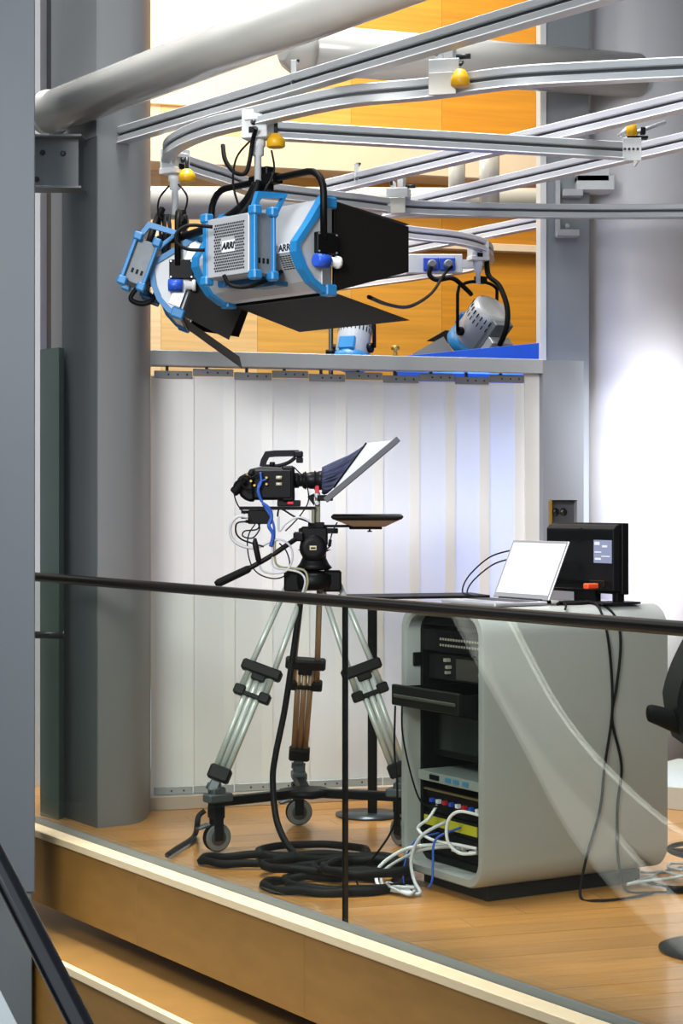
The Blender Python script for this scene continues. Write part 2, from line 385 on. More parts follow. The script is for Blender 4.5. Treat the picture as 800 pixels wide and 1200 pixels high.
# I-beam stub with bolts
ib = thing('beam_stub', 'dark bolted I-beam stub under the white pipe beside the pier', 'beam', at(70, 222, 8.15))
Yb = 8.12; x0, x1 = at(30, 0, Yb).x, at(92, 0, Yb).x; zt, zb = at(0, 160, Yb).z, at(0, 223, Yb).z
bm = new(); box(bm, (x0, Yb, zb + .008), (x1, Yb + .012, zt - .008), .001); obj('web', bm, BEAMGREY, ib)
bm = new(); box(bm, (x0, Yb - .06, zt - .010), (x1 + .02, Yb + .07, zt), .001); obj('flange', bm, BEAMGREY, ib)
bm = new(); box(bm, (x0, Yb - .06, zb), (x1 + .02, Yb + .07, zb + .010), .001); obj('flange', bm, BEAMGREY, ib)
for px, py in ((50, 179), (74, 180), (43, 210)):
    c = at(px, py, Yb); bm = new(); lathe(bm, [(.013, 0), (.013, .004), (.009, .005), (.009, .014)], c, (0, -1, 0), 6); obj('bolt', bm, DKSTEEL, ib)
# ---- pipes
bm = new(); A1 = at(60, 132, 8.25); A2 = at(420, -6, 6.30); d = (A2 - A1); tube(bm, [A1 - d * .02, A1 + d * 1.6], .093, 40)
pp = obj('structural_pipe', bm, PIPEWHITE); tag(pp, 'thick glossy white pipe crossing the top left corner', 'pipe')
bm = new(); lathe(bm, [(.075, 0), (.101, .002), (.101, .02), (.075, .022)], A1 - d * .006, d, 40); obj('collar', bm, PIPEWHITE, pp)
bm = new(); D1 = at(352, 57, 8.9); D2 = at(800, 93, 10.2); tube(bm, [D1, D1.lerp(D2, .86)], .118, 40)
pp2 = obj('structural_pipe', bm, PIPEWHITE); tag(pp2, 'white pipe farther back running right to the round column', 'pipe')
bm = new(); e = (D2 - D1).normalized(); lathe(bm, [(.06, -.10), (.10, -.07), (.128, -.02), (.128, .02), (.12, .025)], D1, e, 36); obj('end_cap', bm, PIPEWHITE, pp2)
bm = new(); pa_, pb_ = at(120, 238, 11.2), at(660, 238, 12.6); tube(bm, [pa_, pa_.lerp(pb_, 1.618)], .10, 32); pp3 = obj('structural_pipe', bm, PIPEWHITE); tag(pp3, 'level white pipe behind the hanging lamps, nearest the wood wall', 'pipe')
for k, (px0, px1, Yp) in enumerate(((525, 545, 12.0), (561, 585, 11.6))):
    bm = new(); c = at((px0 + px1) / 2, 240, Yp); cyl(bm, V((c.x, c.y, c.z)), V((c.x, c.y, at(0, 172, Yp).z)), (px1 - px0) / 2 / FPX * Yp, 20)
    o = obj('pipe_strut', bm, PIPEWHITE); tag(o, ('left' if k == 0 else 'right') + ' one of two short white vertical struts behind the rails', 'strut')
# ---- right: round column, steel post
bm = new(); cyl(bm, V((1.64, 10.35, 0)), V((1.64, 10.35, 5.19)), .345, 64); cw = obj('round_column', bm, COLWHITE); tag(cw, 'big round white column at the right edge', 'column')
bm = new(); sp = Fr(at(676, 590, 10.0), (1, 0, 0), (0, 1, 0)); x0 = at(640, 0, 10.0).x; x1 = at(690, 0, 10.0).x
box(bm, (x0, 10.0, 0), (x1, 10.2, 5.19), .002); st = obj('steel_post', bm, mat('post_grey', '83878b', .45, var=.04)); tag(st, 'square grey steel post left of the round white column', 'column')
bm = new(); box(bm, (at(632.5, 0, 10.0).x, 9.985, 0), (x0 - .001, 10.2, 5.19), .002); obj('edge_strip', bm, FRAMEWHITE, st)
pbk = thing('pipe_bracket', 'small steel angle bracket bolted to the grey post', 'bracket', at(664, 276, 9.95))
bm = new(); box(bm, tuple(at(651, 277, 9.95)), tuple(at(655, 213, 9.998)), .001); obj('plate', bm, FRAMEGREY, pbk)
bm = new(); box(bm, tuple(at(653, 276, 9.90)), tuple(at(676, 272, 9.998)), .001); obj('shelf_plate', bm, FRAMEGREY, pbk)
bm = new(); box(bm, tuple(at(660, 229, 9.90)), tuple(at(680, 225, 9.998)), .001); obj('shelf_plate', bm, FRAMEGREY, pbk)
mb = thing('mounting_block', 'stepped white mounting block on the round column under the rails', 'block', at(695, 222, 9.95))
for x1_, y0_, y1_ in ((708, 203, 212), (714, 212, 222)):
    bm = new(); box(bm, tuple(at(676, y1_, 9.90)), tuple(at(x1_, y0_, 10.08)), .002); obj('block_plate', bm, WHITEMET, mb)
bm = new(); lathe(bm, [(.018, 0), (.018, .006), (.011, .008), (.011, .02)], at(664, 265, 9.96), (0, -1, 0), 6); obj('bolt', bm, STEEL, pbk)
# ---- back wood wall with pale slab ledge
wl0, wl1 = V((-4.2, 13.4, 0)), V((2.6, 15.4, 0)); wd = (wl1 - wl0).normalized(); wn = V((wd.y, -wd.x, 0))
bm = new(); prism(bm, [wl0, wl1, wl1 - wn * .2, wl0 - wn * .2], (0, 0, 7.5)); wbk = struct('wall_back', bm, mat('wall_core', '6b4a20', .8))
WF = Fr(wl0, wd, wn)
for k, (a0, a1, col) in enumerate(((.4, 2.1, 'e6cba6'), (2.1, 2.95, 'e2c49a'), (2.95, 3.7, 'dab57c'), (3.7, 4.45, 'd2a04c'), (4.45, 5.2, 'cd9130'), (5.2, 6.0, 'c98820'), (6.0, 7.0, 'c8851c'))):  # pale-to-honey tones paint in the white sheen on the wall's left
    bm = new(); box(bm, (a0 + .001, .0, .0), (a1 - .001, .018, 7.4), .001, WF); obj('wall_panel', bm, mat('wood_sheen_tone_%d' % k, col, .5, var=.13, vscale=2.5, stretch=(.45, .45, 13), rnd=.02), wbk)
bm = new(); box(bm, (-.6, .019, 4.42), (4.05, .05, 7.4), .004, WF); struct('wall_back', bm, CREAM)
bm = new(); box(bm, (-.5, .0, 3.92), (8, .35, 4.14), .01, WF); struct('trim_7', bm, CREAM)
bm = new(); box(bm, (-.5, .0, 3.40), (8, .12, 3.46), .005, WF); struct('trim_8', bm, CREAM)
# added slab, unseen above the frame, shades the round column's top
bm = new(); box(bm, (.5, 8.4, 5.2), (3.2, 10.9, 5.4), .01); struct('added_shade_slab', bm, mat('shade_slab_grey', 'a5a7a8', .7))
# blue backdrop behind the screen
bm = new(); b0 = at(462, 418, 11.0); b1 = at(631, 401, 10.05); box(bm, (0, 0, 0), ((b1 - b0).xy.length, .03, 2.26), .002, Fr((b0.x, b0.y, 0), (b1.x - b0.x, b1.y - b0.y, 0), (-(b1.y - b0.y), b1.x - b0.x, 0)))
bb = obj('blue_backdrop', bm, BLUEWALL); tag(bb, 'blue backdrop board showing above the right half of the screen', 'backdrop')
# white kerb behind the desk
bm = new(); k0 = fl(700, 940); k1 = fl(830, 953); kd = (k1 - k0).normalized(); kn = V((-kd.y, kd.x, 0)); prism(bm, [k0, k0 + kd * 1.2, k0 + kd * 1.2 + kn * .9, k0 + kn * .9], (0, 0, .105), .003); struct('baseboard_right', bm, FRAMEWHITE)

# ================================================================== WHITE SCREEN
s0 = V((-.905, 8.59, 0)); s1 = V((.967, 9.17, 0)); sd = (s1 - s0).normalized(); sn = V((sd.y, -sd.x, 0)); SL = (s1 - s0).length
SF = Fr(s0, sd, sn)                      # b towards the camera
scr = thing('screen_partition', 'white partition of overlapping frosted boards behind the tripod', 'partition', s0)
bm = new(); box(bm, (0, -.05, 2.03), (SL + .005, .06, 2.10), .003, SF); obj('header_beam', bm, mat('header_grey', 'a2a7aa', .5, var=.02), scr)
bm = new(); box(bm, (0, -.05, .0), (SL, .055, .062), .003, SF); obj('bottom_rail', bm, mat('base_rail_floor_tint', 'b9a898', .5), scr)  # floor's brownish reflection is put into the rail colour
pxs = [177, 225.5, 273.5, 318, 361, 404, 447.5, 490, 532, 572, 613]
def s_at(px):
    k = (px - 400) / FPX                 # intersect view column with the screen line
    t = (k * s0.y - s0.x) / (sd.x - k * sd.y); return t
ss = [s_at(p) for p in pxs]
for i in range(10):
    a0, a1 = ss[i] - (.012 if i else .0), ss[i + 1]
    t0, t1 = -.004, .005                # each board laps in front of its right neighbour
    bm = new(); fr = Fr(SF(a0, t0, 0), (SF(a1, t1, 0) - SF(a0, t0, 0)), SF(0, 1, 0) - SF(0, 0, 0))
    L = (SF(a1, t1, 0) - SF(a0, t0, 0)).length
    box(bm, (0, -.0015, .05), (L, .0015, 1.985), 0, fr); bd = obj('frosted_board', bm, PANEL, scr)
    bm = new(); box(bm, (L + .0002, -.0018, .05), (L + .0035, .0018, 1.985), 0, fr); obj('board_edge', bm, PANELEDGE, bd)
    bm = new(); box(bm, (L - .048, .0016, .05), (L, .0026, 1.985), 0, fr); obj('lap_bright_band', bm, BAND, bd)  # paler strip added to imitate the brighter look of the board laps
    zc = 1.985 + (.012 if i % 2 else .0)
    bm = new(); box(bm, (.014, .003, zc - .01), (L - .004, .012, zc + .024), .001, fr); cl = obj('clip_bar', bm, CLIP, bd)
    bm = new(); box(bm, (.014, .003, .064), (L - .004, .010, .098), .001, fr); obj('bottom_clip', bm, mat('bottom_clip_zinc', 'b4b8bb', .4, .4), bd)
    for q in (.3, .7):
        bm = new(); c = fr(.05 + q * (L - .05), .010, .08); lathe(bm, [(.005, 0), (.004, .002)], c, fr.ey, 8); obj('screw', bm, DKSTEEL, bd)
    for q in (.2, .5, .8):
        bm = new(); c = fr(.05 + q * (L - .05), .012, zc + .007); lathe(bm, [(.005, 0), (.004, .002)], c, fr.ey, 8); obj('screw', bm, DKSTEEL, bd)
    bm = new(); c = fr(L * .35, .0, 2.0); box(bm, (L * .35, -.004, zc + .024), (L * .35 + .012, .01, 2.032), 0, fr); obj('hanger_tab', bm, DKSTEEL, bd)
bm = new(); box(bm, (ss[10], -.004, .045), (SL, .02, 2.03), .002, SF); obj('side_jamb', bm, FRAMEWHITE, scr)
bm = new()                              # grey end post with a socket recess
e0, e1 = SL - .01, SL + .205; py0, py1 = 1.163, 1.417
r0, r1 = e0 + .03, e1 - .035
for lo, hi in (((e0, -.12, 0), (e1, .065, py0)), ((e0, -.12, py1), (e1, .065, 2.095)), ((e0, -.12, py0), (r0, .065, py1)), ((r1, -.12, py0), (e1, .065, py1)), ((r0, -.12, py0), (r1, -.02, py1))):
    box(bm, lo, hi, 0, SF)
obj('end_post', bm, mat('end_post_grey', '858991', .45, var=.02), scr)
bm = new(); box(bm, (r0 + .004, -.019, py0 + .002), (r1 - .002, .03, py1 - .002), .001, SF); sk = obj('socket_box', bm, mat('socket_box_grey', '34353a', .45), scr)
bm = new(); box(bm, (r0 + .001, .0, py0 + .001), (r0 + .018, .068, py1 - .001), .002, SF); obj('brass_trim', bm, GOLD, scr)
for (u, z) in ((.05, .195), (.092, .195), (.05, .095), (.092, .095)):
    bm = new(); c = SF(r0 + u, .031, py0 + z); lathe(bm, [(.017, 0), (.019, .002), (.019, .004), (.001, .0045)], c, sn, 16); obj('socket', bm, mat('socket_black', '0b0b0c', .3), sk)

# ================================================================== LIGHTING GRID
RP = [(-.020, .036), (.020, .036), (.024, .032), (.024, .010), (.019, .006), (.010, .005), (.010, -.005), (.019, -.006), (.024, -.010), (.024, -.030), (.030, -.036), (-.030, -.036), (-.024, -.030), (-.024, -.010), (-.019, -.006), (-.010, -.005), (-.010, .005), (-.019, .006), (-.024, .010), (-.024, .032)]
ZB, ZA = 2.90, 3.0
def gp(px, py, z): return fl(px, py, z)
def rail(pts, label, m, z, curved=False, n=10):
    P = [gp(px, py, z) for px, py in pts]
    if curved: P = catmull(P, n)
    bm = new(); sweep(bm, P, RP); o = obj('lighting_rail', bm, m, smooth=20 if curved else None); tag(o, label, 'rail', 'ceiling lighting rails')
    bm = new(); sweep(bm, P, [(-.0125, -.0049), (.0125, -.0049), (.0125, .0049), (-.0125, .0049)]); obj('slot_strip', bm, GROOVE, o)
    return o, P
rail([(135, 161), (780, -32)], 'upper straight silver rail rising to the top edge from the grey column', ALU, ZA)
rail([(860, 78), (800, 80), (700, 85), (600, 91), (500, 104), (400, 114), (300, 136), (250, 148), (216, 161), (199, 173), (200, 184), (222, 194), (260, 206), (300, 221), (350, 228), (410, 235), (480, 243), (560, 246), (700, 248), (850, 247)], 'long curved rail looping right round behind the two large lamps', ALU, ZB, True)
rail([(318, 153), (735, 177)], 'level silver rail between the two arms of the curved loop', ALU, ZB)
rail([(850, 107), (385, 219)], 'white rail crossing behind, ending above the black barn door', WHITERAIL, ZA)
rail([(850, 154), (452, 246)], 'white rail crossing in front of the grey post', WHITERAIL, ZA)
rail([(660, 254), (430, 300)], 'farthest white straight rail behind the screen', WHITERAIL, ZA)
rail([(330, 250), (420, 262), (474, 272), (535, 279), (566, 288), (573, 300), (555, 311), (500, 320), (420, 331), (380, 336)], 'small curved rail end above the rear hanging lamp', WHITERAIL, ZB, True)
# ---- trolleys / clamps on the rails
def trolley(p, label, ang=0, drop=.12, upclip=False, bell=(.075, 0), m=WHITEMET):
    """p: point on rail centre line; bracket hugs the rail, spigot hangs below, yellow bell beside it"""
    t = thing('rail_trolley', label, 'trolley', p, ang, 'rail trolleys with yellow knobs')
    for s in (-1, 1):
        bm = new(); box(bm, (-.052, s * .036 - .004, -.075), (.052, s * .036 + .004, .022), .002); obj('side_plate', bm, m, t, True)
    bm = new(); box(bm, (-.055, -.044, -.088), (.055, .044, -.062), .003); obj('bridge', bm, m, t, True)
    bm = new(); lathe(bm, [(.006, 0), (.011, .003), (.011, .01), (.006, .011), (.006, .02)], (.0, -.04, -.03), (0, -1, 0), 8); obj('bolt', bm, DKSTEEL, t, True)
    bm = new(); box(bm, (-.02, -.046, -.07), (.012, -.0405, -.046), .001); obj('slot', bm, BLACK, t, True)
    bm = new(); box(bm, (-.038, -.05, -.02), (.038, -.04, .0), .002); obj('lip', bm, m, t, True)
    bm = new(); lathe(bm, [(.030, -.085), (.030, -.115), (.024, -.12), (.024, -.15), (.014, -.155), (.014, -.16 - drop)], (0, 0, 0), (0, 0, 1), 18); obj('spigot', bm, m, t, True)
    bx, by = bell
    bm = new(); cyl(bm, (bx, by, -.02), (bx, by, -.075), .008, 10); box(bm, (0, by - .006, -.085), (bx + .008, by + .006, -.075), .001); obj('knob_stem', bm, DKSTEEL, t, True)
    bm = new(); lathe(bm, [(.010, -.07), (.020, -.073), (.026, -.084), (.033, -.092), (.036, -.098), (.036, -.121), (.030, -.125)], (bx, by, 0), (0, 0, 1), 18); obj('knob', bm, YELLOW, t, True)
    return t
P1 = V((-.324, 7.28, ZB)); P2 = gp(205, 181, ZB)
P3 = gp(527, 99, ZB); P5 = gp(560, 288, ZB); P4 = gp(742, 177, ZB)
trolley(P1, 'trolley with yellow knob carrying the larger front lamp', -.35, .10)
trolley(P2, 'trolley with yellow knob carrying the left rear lamp', .9, .10, bell=(.0, -.07))
trolley(P5, 'trolley with yellow knob carrying the rear lamp behind the screen', .3, .06, bell=(.06, .05))
# clamp joining upper straight rail and curved rail
def cross_clamp(p, label, bell=True, h=.1, ang=-.25, long=.07):
    t = thing('rail_clamp', label, 'clamp', p, ang, 'rail clamps')
    bm = new(); box(bm, (-long, -.042, .036), (long * .6, .042, .085), .003); obj('clamp_plate', bm, WHITEMET, t, True)
    bm = new(); box(bm, (-long, -.046, -.045), (long * .45, -.034, .036), .002); obj('front_plate', bm, mat('clamp_front', 'a9a79f', .45, .3), t, True)
    bm = new(); box(bm, (-.012, -.038, .085), (.018, .03, h + .06), .002); box(bm, (-.05, -.02, .085), (-.03, .02, h + .02), .002); obj('upper_hook', bm, WHITEMET, t, True)
    bm = new(); lathe(bm, [(.010, 0), (.010, .05)], (.03, -.03, .09), (1, 0, 0), 8); obj('bolt', bm, DKSTEEL, t, True); bm = new(); lathe(bm, [(.008, 0), (.008, .05)], (-.045, -.03, .10), (0, 0, 1), 8); obj('bolt', bm, DKSTEEL, t, True)
    if bell:
        bm = new(); lathe(bm, [(.010, .035), (.018, .032), (.024, .02), (.031, .008), (.034, .0), (.034, -.022), (.028, -.027)], (.052, -.075, .0), (0, 0, 1), 18); obj('knob', bm, YELLOW, t, True)
        bm = new(); cyl(bm, (.052, -.075, .05), (.052, -.03, .07), .006, 8); obj('knob_stem', bm, DKSTEEL, t, True)
    return t
cross_clamp(P3, 'clamp with yellow knob joining the upper straight rail and the curved rail')
cross_clamp(gp(470, 241, ZB), 'plain white clamp right of the black barn door top', False)
c4 = thing('rail_joint', 'bolted white corner joint with yellow knob at right end of level rail', 'joint', P4)
bm = new(); box(bm, (-.05, -.034, -.046), (.02, -.027, .05), .001); obj('corner_plate', bm, WHITEMET, c4, True)
bm = new(); box(bm, (.02, -.034, -.046), (.028, .12, .05), .001); obj('corner_plate', bm, WHITEMET, c4, True)
for k in range(4):
    bm = new(); lathe(bm, [(.006, 0), (.006, .006)], (-.042 + k * .018, -.034, .002), (0, -1, 0), 6); obj('bolt', bm, DKSTEEL, c4, True)
bm = new(); cyl(bm, (-.04, -.01, .06), (.14, .03, .13), .009, 10); cyl(bm, (.0, 0, .05), (.0, 0, .2), .007, 10); cyl(bm, (-.06, -.0, .06), (-.02, 0, .10), .012, 10); obj('threaded_rod', bm, mat('threaded_zinc', 'c9cbd0', .35, .6, var=.3, vscale=180), c4, True)
bm = new(); box(bm, (-.03, -.02, .05), (.06, .02, .062), .002); box(bm, (.03, -.015, .07), (.05, .015, .10), .002); obj('clamp_shoe', bm, BLACK, c4, True)
bm = new(); lathe(bm, [(.010, .12), (.02, .11), (.024, .09), (.026, .065), (.02, .06)], (-.01, -.01, .0), (0, 0, 1), 16); obj('knob', bm, YELLOW, c4, True)
# wall bracket and clips that carry the upper rail
rb = thing('rail_bracket', 'small white bracket fixing the upper rail to the grey column', 'bracket', gp(137, 161, ZA))
bm = new(); box(bm, (-.012, -.03, -.045), (.004, .03, .075), .002); obj('plate', bm, WHITEMET, rb, True)
bm = new(); box(bm, (-.06, -.01, .06), (.03, .10, .07), .002); cyl(bm, (.01, 0, .07), (.01, 0, .13), .004, 8); obj('arm', bm, WHITEMET, rb, True)
def rail_clip(px, py, z, label, h=.07):
    p = gp(px, py, z); t = thing('rail_clip', label, 'clip', p, -.2, 'rail clips')
    bm = new(); box(bm, (-.010, -.034, -.02), (.010, -.028, .045 + h), .001); box(bm, (-.010, -.034, .04 + h), (.010, .02, .046 + h), .001); obj('strap', bm, WHITEMET, t, True)
    bm = new(); lathe(bm, [(.008, 0), (.008, .006)], (0, -.034, .0), (0, -1, 0), 6); obj('bolt', bm, DKSTEEL, t, True); bm = new(); lathe(bm, [(.012, 0), (.012, .008)], (.004, 0, .046 + h), (0, 0, 1), 8); obj('bolt', bm, DKSTEEL, t, True)
rail_clip(346, 99, ZA, 'small white clip hanging the upper rail from the pipe end', .04)
rail_clip(419, 211, ZA, 'small white clip on the rail above the black barn door', .03)

# ================================================================== LAMPS
def panel_lamp(label, loc, rz, tilt, yoke_h, cap, psu_off=0, leaves=None, psu_y=(-.215, .068), psu_z=(-.115, .115), psu_x=-.135):
    """local: +x aperture side, y long axis, z up; loc = centre of body"""
    t = thing('panel_lamp', label, 'lamp', loc, rz)
    ct, stt = math.cos(tilt), math.sin(tilt)
    def T(x, y, z): return V((x * ct + z * stt, y, -x * stt + z * ct))
    TF = Fr((0, 0, 0), T(1, 0, 0), (0, 1, 0), T(0, 0, 1))
    prof = [(.06, .175), (.035, .18), (-.045, .075), (-.105, -.0), (-.106, -.03), (-.075, -.09), (-.035, -.135), (.02, -.165), (.06, -.17)]
    bm = new(); prism(bm, [T(x, -.30, z) for x, z in prof], (0, .60, 0)); body = obj('body', bm, LSILVER, t, True)
    bm = new(); prism(bm, [T(x * .97, -.315, z * .97) for x, z in prof], (0, .63, 0)); obj('end_plate', bm, mat('lamp_end_plate', 'b4b8bb', .45, .2), body, True)
    for s in (-1, 1):
        bm = new(); path = [T(x, s * .305, z) for x, z in [(.066, .178)] + prof[1:-1] + [(.066, -.172)]]
        sweep(bm, path, [(-.011, -.02), (.011, -.02), (.011, .02), (-.011, .02)], up=(0, 1, 0))
        for zz in (.165, -.165): box(bm, (.03, s * .305 - .024, zz - .022), (.085, s * .305 + .024, zz + .022), .006, TF)
        obj('blue_end_frame', bm, LBLUE, body, True)
    # louvres, label strip, front aperture with diffuser
    bm = new(); box(bm, (.061, -.30, -.165), (.072, .30, .17), .002, TF); obj('front_frame', bm, LSILVER, t, True)
    bm = new(); box(bm, (.0725, -.285, -.15), (.075, .285, .155), 0, TF); obj('diffuser', bm, DIFFUSER, t, True)
    n2 = V((-.06, 0, -.031)).normalized()
    lf = Fr(T(-.106, 0, -.03), (0, 1, 0), T(.031, 0, -.06), T(-.06, 0, -.031))
    for yy in (-.283, .06):
        bm = new()
        for k in range(7):
            for j in range(5): box(bm, (yy + j * .016, .012 + k * .0085, 0), (yy + j * .016 + .012, .012 + k * .0085 + .004, .0015), 0, lf)
        obj('vent', bm, BLACK, body, True)
    bm = new(); box(bm, (-.110, -.285, -.032), (-.104, .12, .002), .001, TF); obj('label_strip', bm, PAPER, body, True)
    o = text_mesh('lettering', 'ARRI', .036, INK, body, M4(T(-.1115, -.253, -.014), (0, -1, 0), T(0, 0, 1)), bold=.0008)
    for s in (-1,):
        text_mesh('lettering', 'S60', .03, INK, body, M4(T(.02, s * .3165, -.09), T(0, 0, -1), T(1, 0, 0)))
    # pivot plates, blue knob, white knob
    for s in (-1, 1):
        bm = new(); box(bm, (-.035, s * .34 - .012, -.035), (.065, s * .34 + .012, .045), .003); bp = obj('pivot_plate', bm, BLACKMET, t, True)
        bm = new(); box(bm, (-.02, s * .318 - .005, -.15), (-.0 + .03, s * .318 + .006, .16), .001, Fr((.03, 0, 0), T(1, 0, 0), (0, 1, 0), T(0, 0, 1))); obj('slide_bar', bm, STEEL, t, True)
        for (u, v) in ((-.028, -.028), (.058, -.028), (-.028, .038), (.058, .038)):
            bm = new(); lathe(bm, [(.004, 0), (.004, .003)], (u, s * .352, v), (0, s, 0), 6); obj('screw', bm, STEEL, bp, True)
        bm = new(); lathe(bm, [(.020, -.03), (.026, -.028), (.026, .028), (.020, .03)], (-.01, s * .345, -.062), (1, 0, 0), 16); obj('blue_knob', bm, PLUGBLUE, t, True)
        bm = new(); lathe(bm, [(.018, 0), (.018, .03), (.024, .032), (.024, .045)], (.03, s * .345, -.062), (1, 0, 0), 14); obj('white_knob', bm, WHITEMET, t, True)
    # yoke
    yk = [(0, -.345, 0.02)] + [(0, -.345, yoke_h * .55)]
    for k in range(6):
        a = math.pi / 2 * k / 5; yk.append((0, -.345 + .09 - .09 * math.cos(a), yoke_h - .09 + .09 * math.sin(a)))
    yk += [(0, -y, z) for _, y, z in yk[::-1]]
    bm = new(); tube(bm, [V(p) for p in yk], .0135, 12); obj('yoke', bm, BLACKMET, t, True)
    bm = new(); box(bm, (-.028, -.075, yoke_h - .02), (.028, .075, yoke_h + .02), .004); box(bm, (-.02, -.03, yoke_h - .045), (.02, .03, yoke_h + .05), .004); obj('yoke_clamp', bm, BLACKMET, t, True)
    # barn doors: frame + four leaves
    bm = new()
    for lo, hi in (((.076, -.32, .165), (.084, .32, .182)), ((.076, -.32, -.18), (.084, .32, -.163)), ((.076, -.32, -.163), (.084, -.305, .165)), ((.076, .305, -.163), (.084, .32, .165))): box(bm, lo, hi, .001, TF)
    obj('barn_door_frame', bm, BLACKMET, t, True)
    for nm, q in (leaves or {}).items():
        p = [T(*c) for c in q]; n = (p[1] - p[0]).cross(p[2] - p[0]).normalized() * .0022
        bm = new(); prism(bm, [c - n / 2 for c in p], n); obj('barn_door_leaf', bm, DOOR, t, True)
    # power supply box with perforated grille
    x0, x1 = psu_x - .105, psu_x; y0, y1 = psu_y; z0, z1 = psu_z
    bm = new(); box(bm, (x0 + .006, y0, z0), (x1, y1, z1), .003, TF); ps = obj('power_supply', bm, LGREY, t, True)
    bm = new(); box(bm, (x0, y0 + .02, z0 + .004), (x0 + .008, y1 - .012, z1 - .004), .002, TF); obj('grille_plate', bm, LSILVER, ps, True)
    bm = new(); ny = int((y1 - y0 - .09) / .0115)
    for i in range(ny):
        for j in range(17):
            yy = y0 + .045 + i * .0115 + (.0055 if j % 2 else 0); zz = z0 + .022 + j * .0108
            if abs(yy - (y0 + y1) / 2) < .042 and abs(zz - (z0 + z1) / 2) < .026: continue
            box(bm, (x0 - .0006, yy, zz), (x0 + .001, yy + .0078, zz + .0074), 0, TF)
    go = obj('grille_holes', bm, RACKGREY, ps, True); go['kind'] = 'stuff'
    bm = new(); box(bm, (x0 - .0008, (y0 + y1) / 2 - .038, (z0 + z1) / 2 - .022), (x0 + .001, (y0 + y1) / 2 + .038, (z0 + z1) / 2 + .022), 0, TF); obj('name_plate', bm, PAPER, ps, True)
    text_mesh('lettering', 'ARRI', .034, INK, ps, M4(T(x0 - .0012, (y0 + y1) / 2, (z0 + z1) / 2), (0, -1, 0), T(0, 0, 1)) @ Matrix(((1, .25, 0, 0), (0, 1, 0, 0), (0, 0, 1, 0), (0, 0, 0, 1))), bold=.0018)
    for yy in (y0, y1):
        for zz in (z0, z1):
            bm = new(); s = 1 if yy == y1 else -1; r = 1 if zz == z1 else -1
            box(bm, (x0 - .010, yy - .022 + s * .006, zz - .018 + r * .005), (x0 + .03, yy + .022 + s * .006, zz + .018 + r * .005), .006, TF); obj('blue_bumper', bm, LBLUE, ps, True); bm = new(); box(bm, (x1 - .03, yy - .022 + s * .006, zz - .018 + r * .005), (x1 + .006, yy + .022 + s * .006, zz + .018 + r * .005), .006, TF); obj('blue_bumper', bm, LBLUE, ps, True)
    for yy in (y0, y1):
        s = 1 if yy == y1 else -1
        bm = new(); box(bm, (x0 - .004, yy - .016 + s * .004, z0), (x0 + .012, yy + .012 + s * .004, z1), .003, TF); box(bm, (x1 - .014, yy - .012 + s * .004, z0), (x1, yy + .012 + s * .004, z1), .003, TF); obj('blue_rail', bm, LBLUE, ps, True)
    bm = new()
    for k in range(3): box(bm, (x0 + .03 + k * .02, y0 - .002, z0 + .04), (x0 + .04 + k * .02, y0 + .002, z0 + .06), .001, TF)
    obj('connector', bm, BLACK, ps, True)
    # blue carrying handle on the top near edge
    bm = new(); hp = [T(x0 + .01, y0 + .01, z1 - .01), T(x0 + .035, y0 + .008, z1 + .066), T(x1 + .05, y0 - .0, z1 + .072), T(x1 + .0, y0 + .006, z1 - .01)]
    sweep(bm, hp, [(-.010, -.011), (.010, -.011), (.010, .011), (-.010, .011)], up=(0, 1, 0)); obj('carry_handle', bm, LBLUE, ps, True)
    # rear cable guard
    bm = new(); box(bm, (-.14, -.12, -.135), (-.09, .10, -.105), .004, TF); box(bm, (-.12, -.20, -.15), (-.05, -.05, -.13), .004, TF); obj('blue_bracket', bm, mat('lamp_blue_dark', '104a70', .5), t, True)
    return t
LEAF1 = {'near': [(.08, -.318, .17), (.40, -.385, .10), (.40, -.385, -.075), (.08, -.318, -.168)],
         'far': [(.08, .318, .17), (.36, .36, .10), (.36, .36, -.075), (.08, .318, -.168)],
         'bottom': [(.08, -.31, -.172), (.40, -.39, -.262), (.40, .27, -.262), (.08, .31, -.172)],
         'top': [(.08, -.31, .176), (.40, -.39, .108), (.40, .27, .108), (.08, .31, .176)]}
L1 = V((-.295, 7.30, 2.372))
panel_lamp('larger front panel lamp in blue and silver with black barn doors', L1, math.radians(41.4), 0, .285, None, leaves=LEAF1)
LEAF2 = {'near': [(.08, -.318, .17), (.31, -.36, .01), (.30, -.36, -.20), (.08, -.318, -.168)],
         'far': [(.08, .318, .17), (.30, .36, .13), (.30, .36, -.12), (.08, .318, -.168)],
         'bottom': [(.08, -.31, -.172), (.364, -.34, -.25), (.364, .34, -.25), (.08, .31, -.172)],
         'top': [(.08, -.31, .176), (.30, -.34, .16), (.30, .34, .16), (.08, .31, .176)]}
L2 = at(214, 318, 7.86) + V((-.03, .31, 0))
panel_lamp('panel lamp at far left, seen end-on with its grille box hanging behind', L2, math.radians(2), math.radians(20), .255, None, leaves=LEAF2, psu_x=-.105, psu_y=(-.36, -.14), psu_z=(-.115, .07))

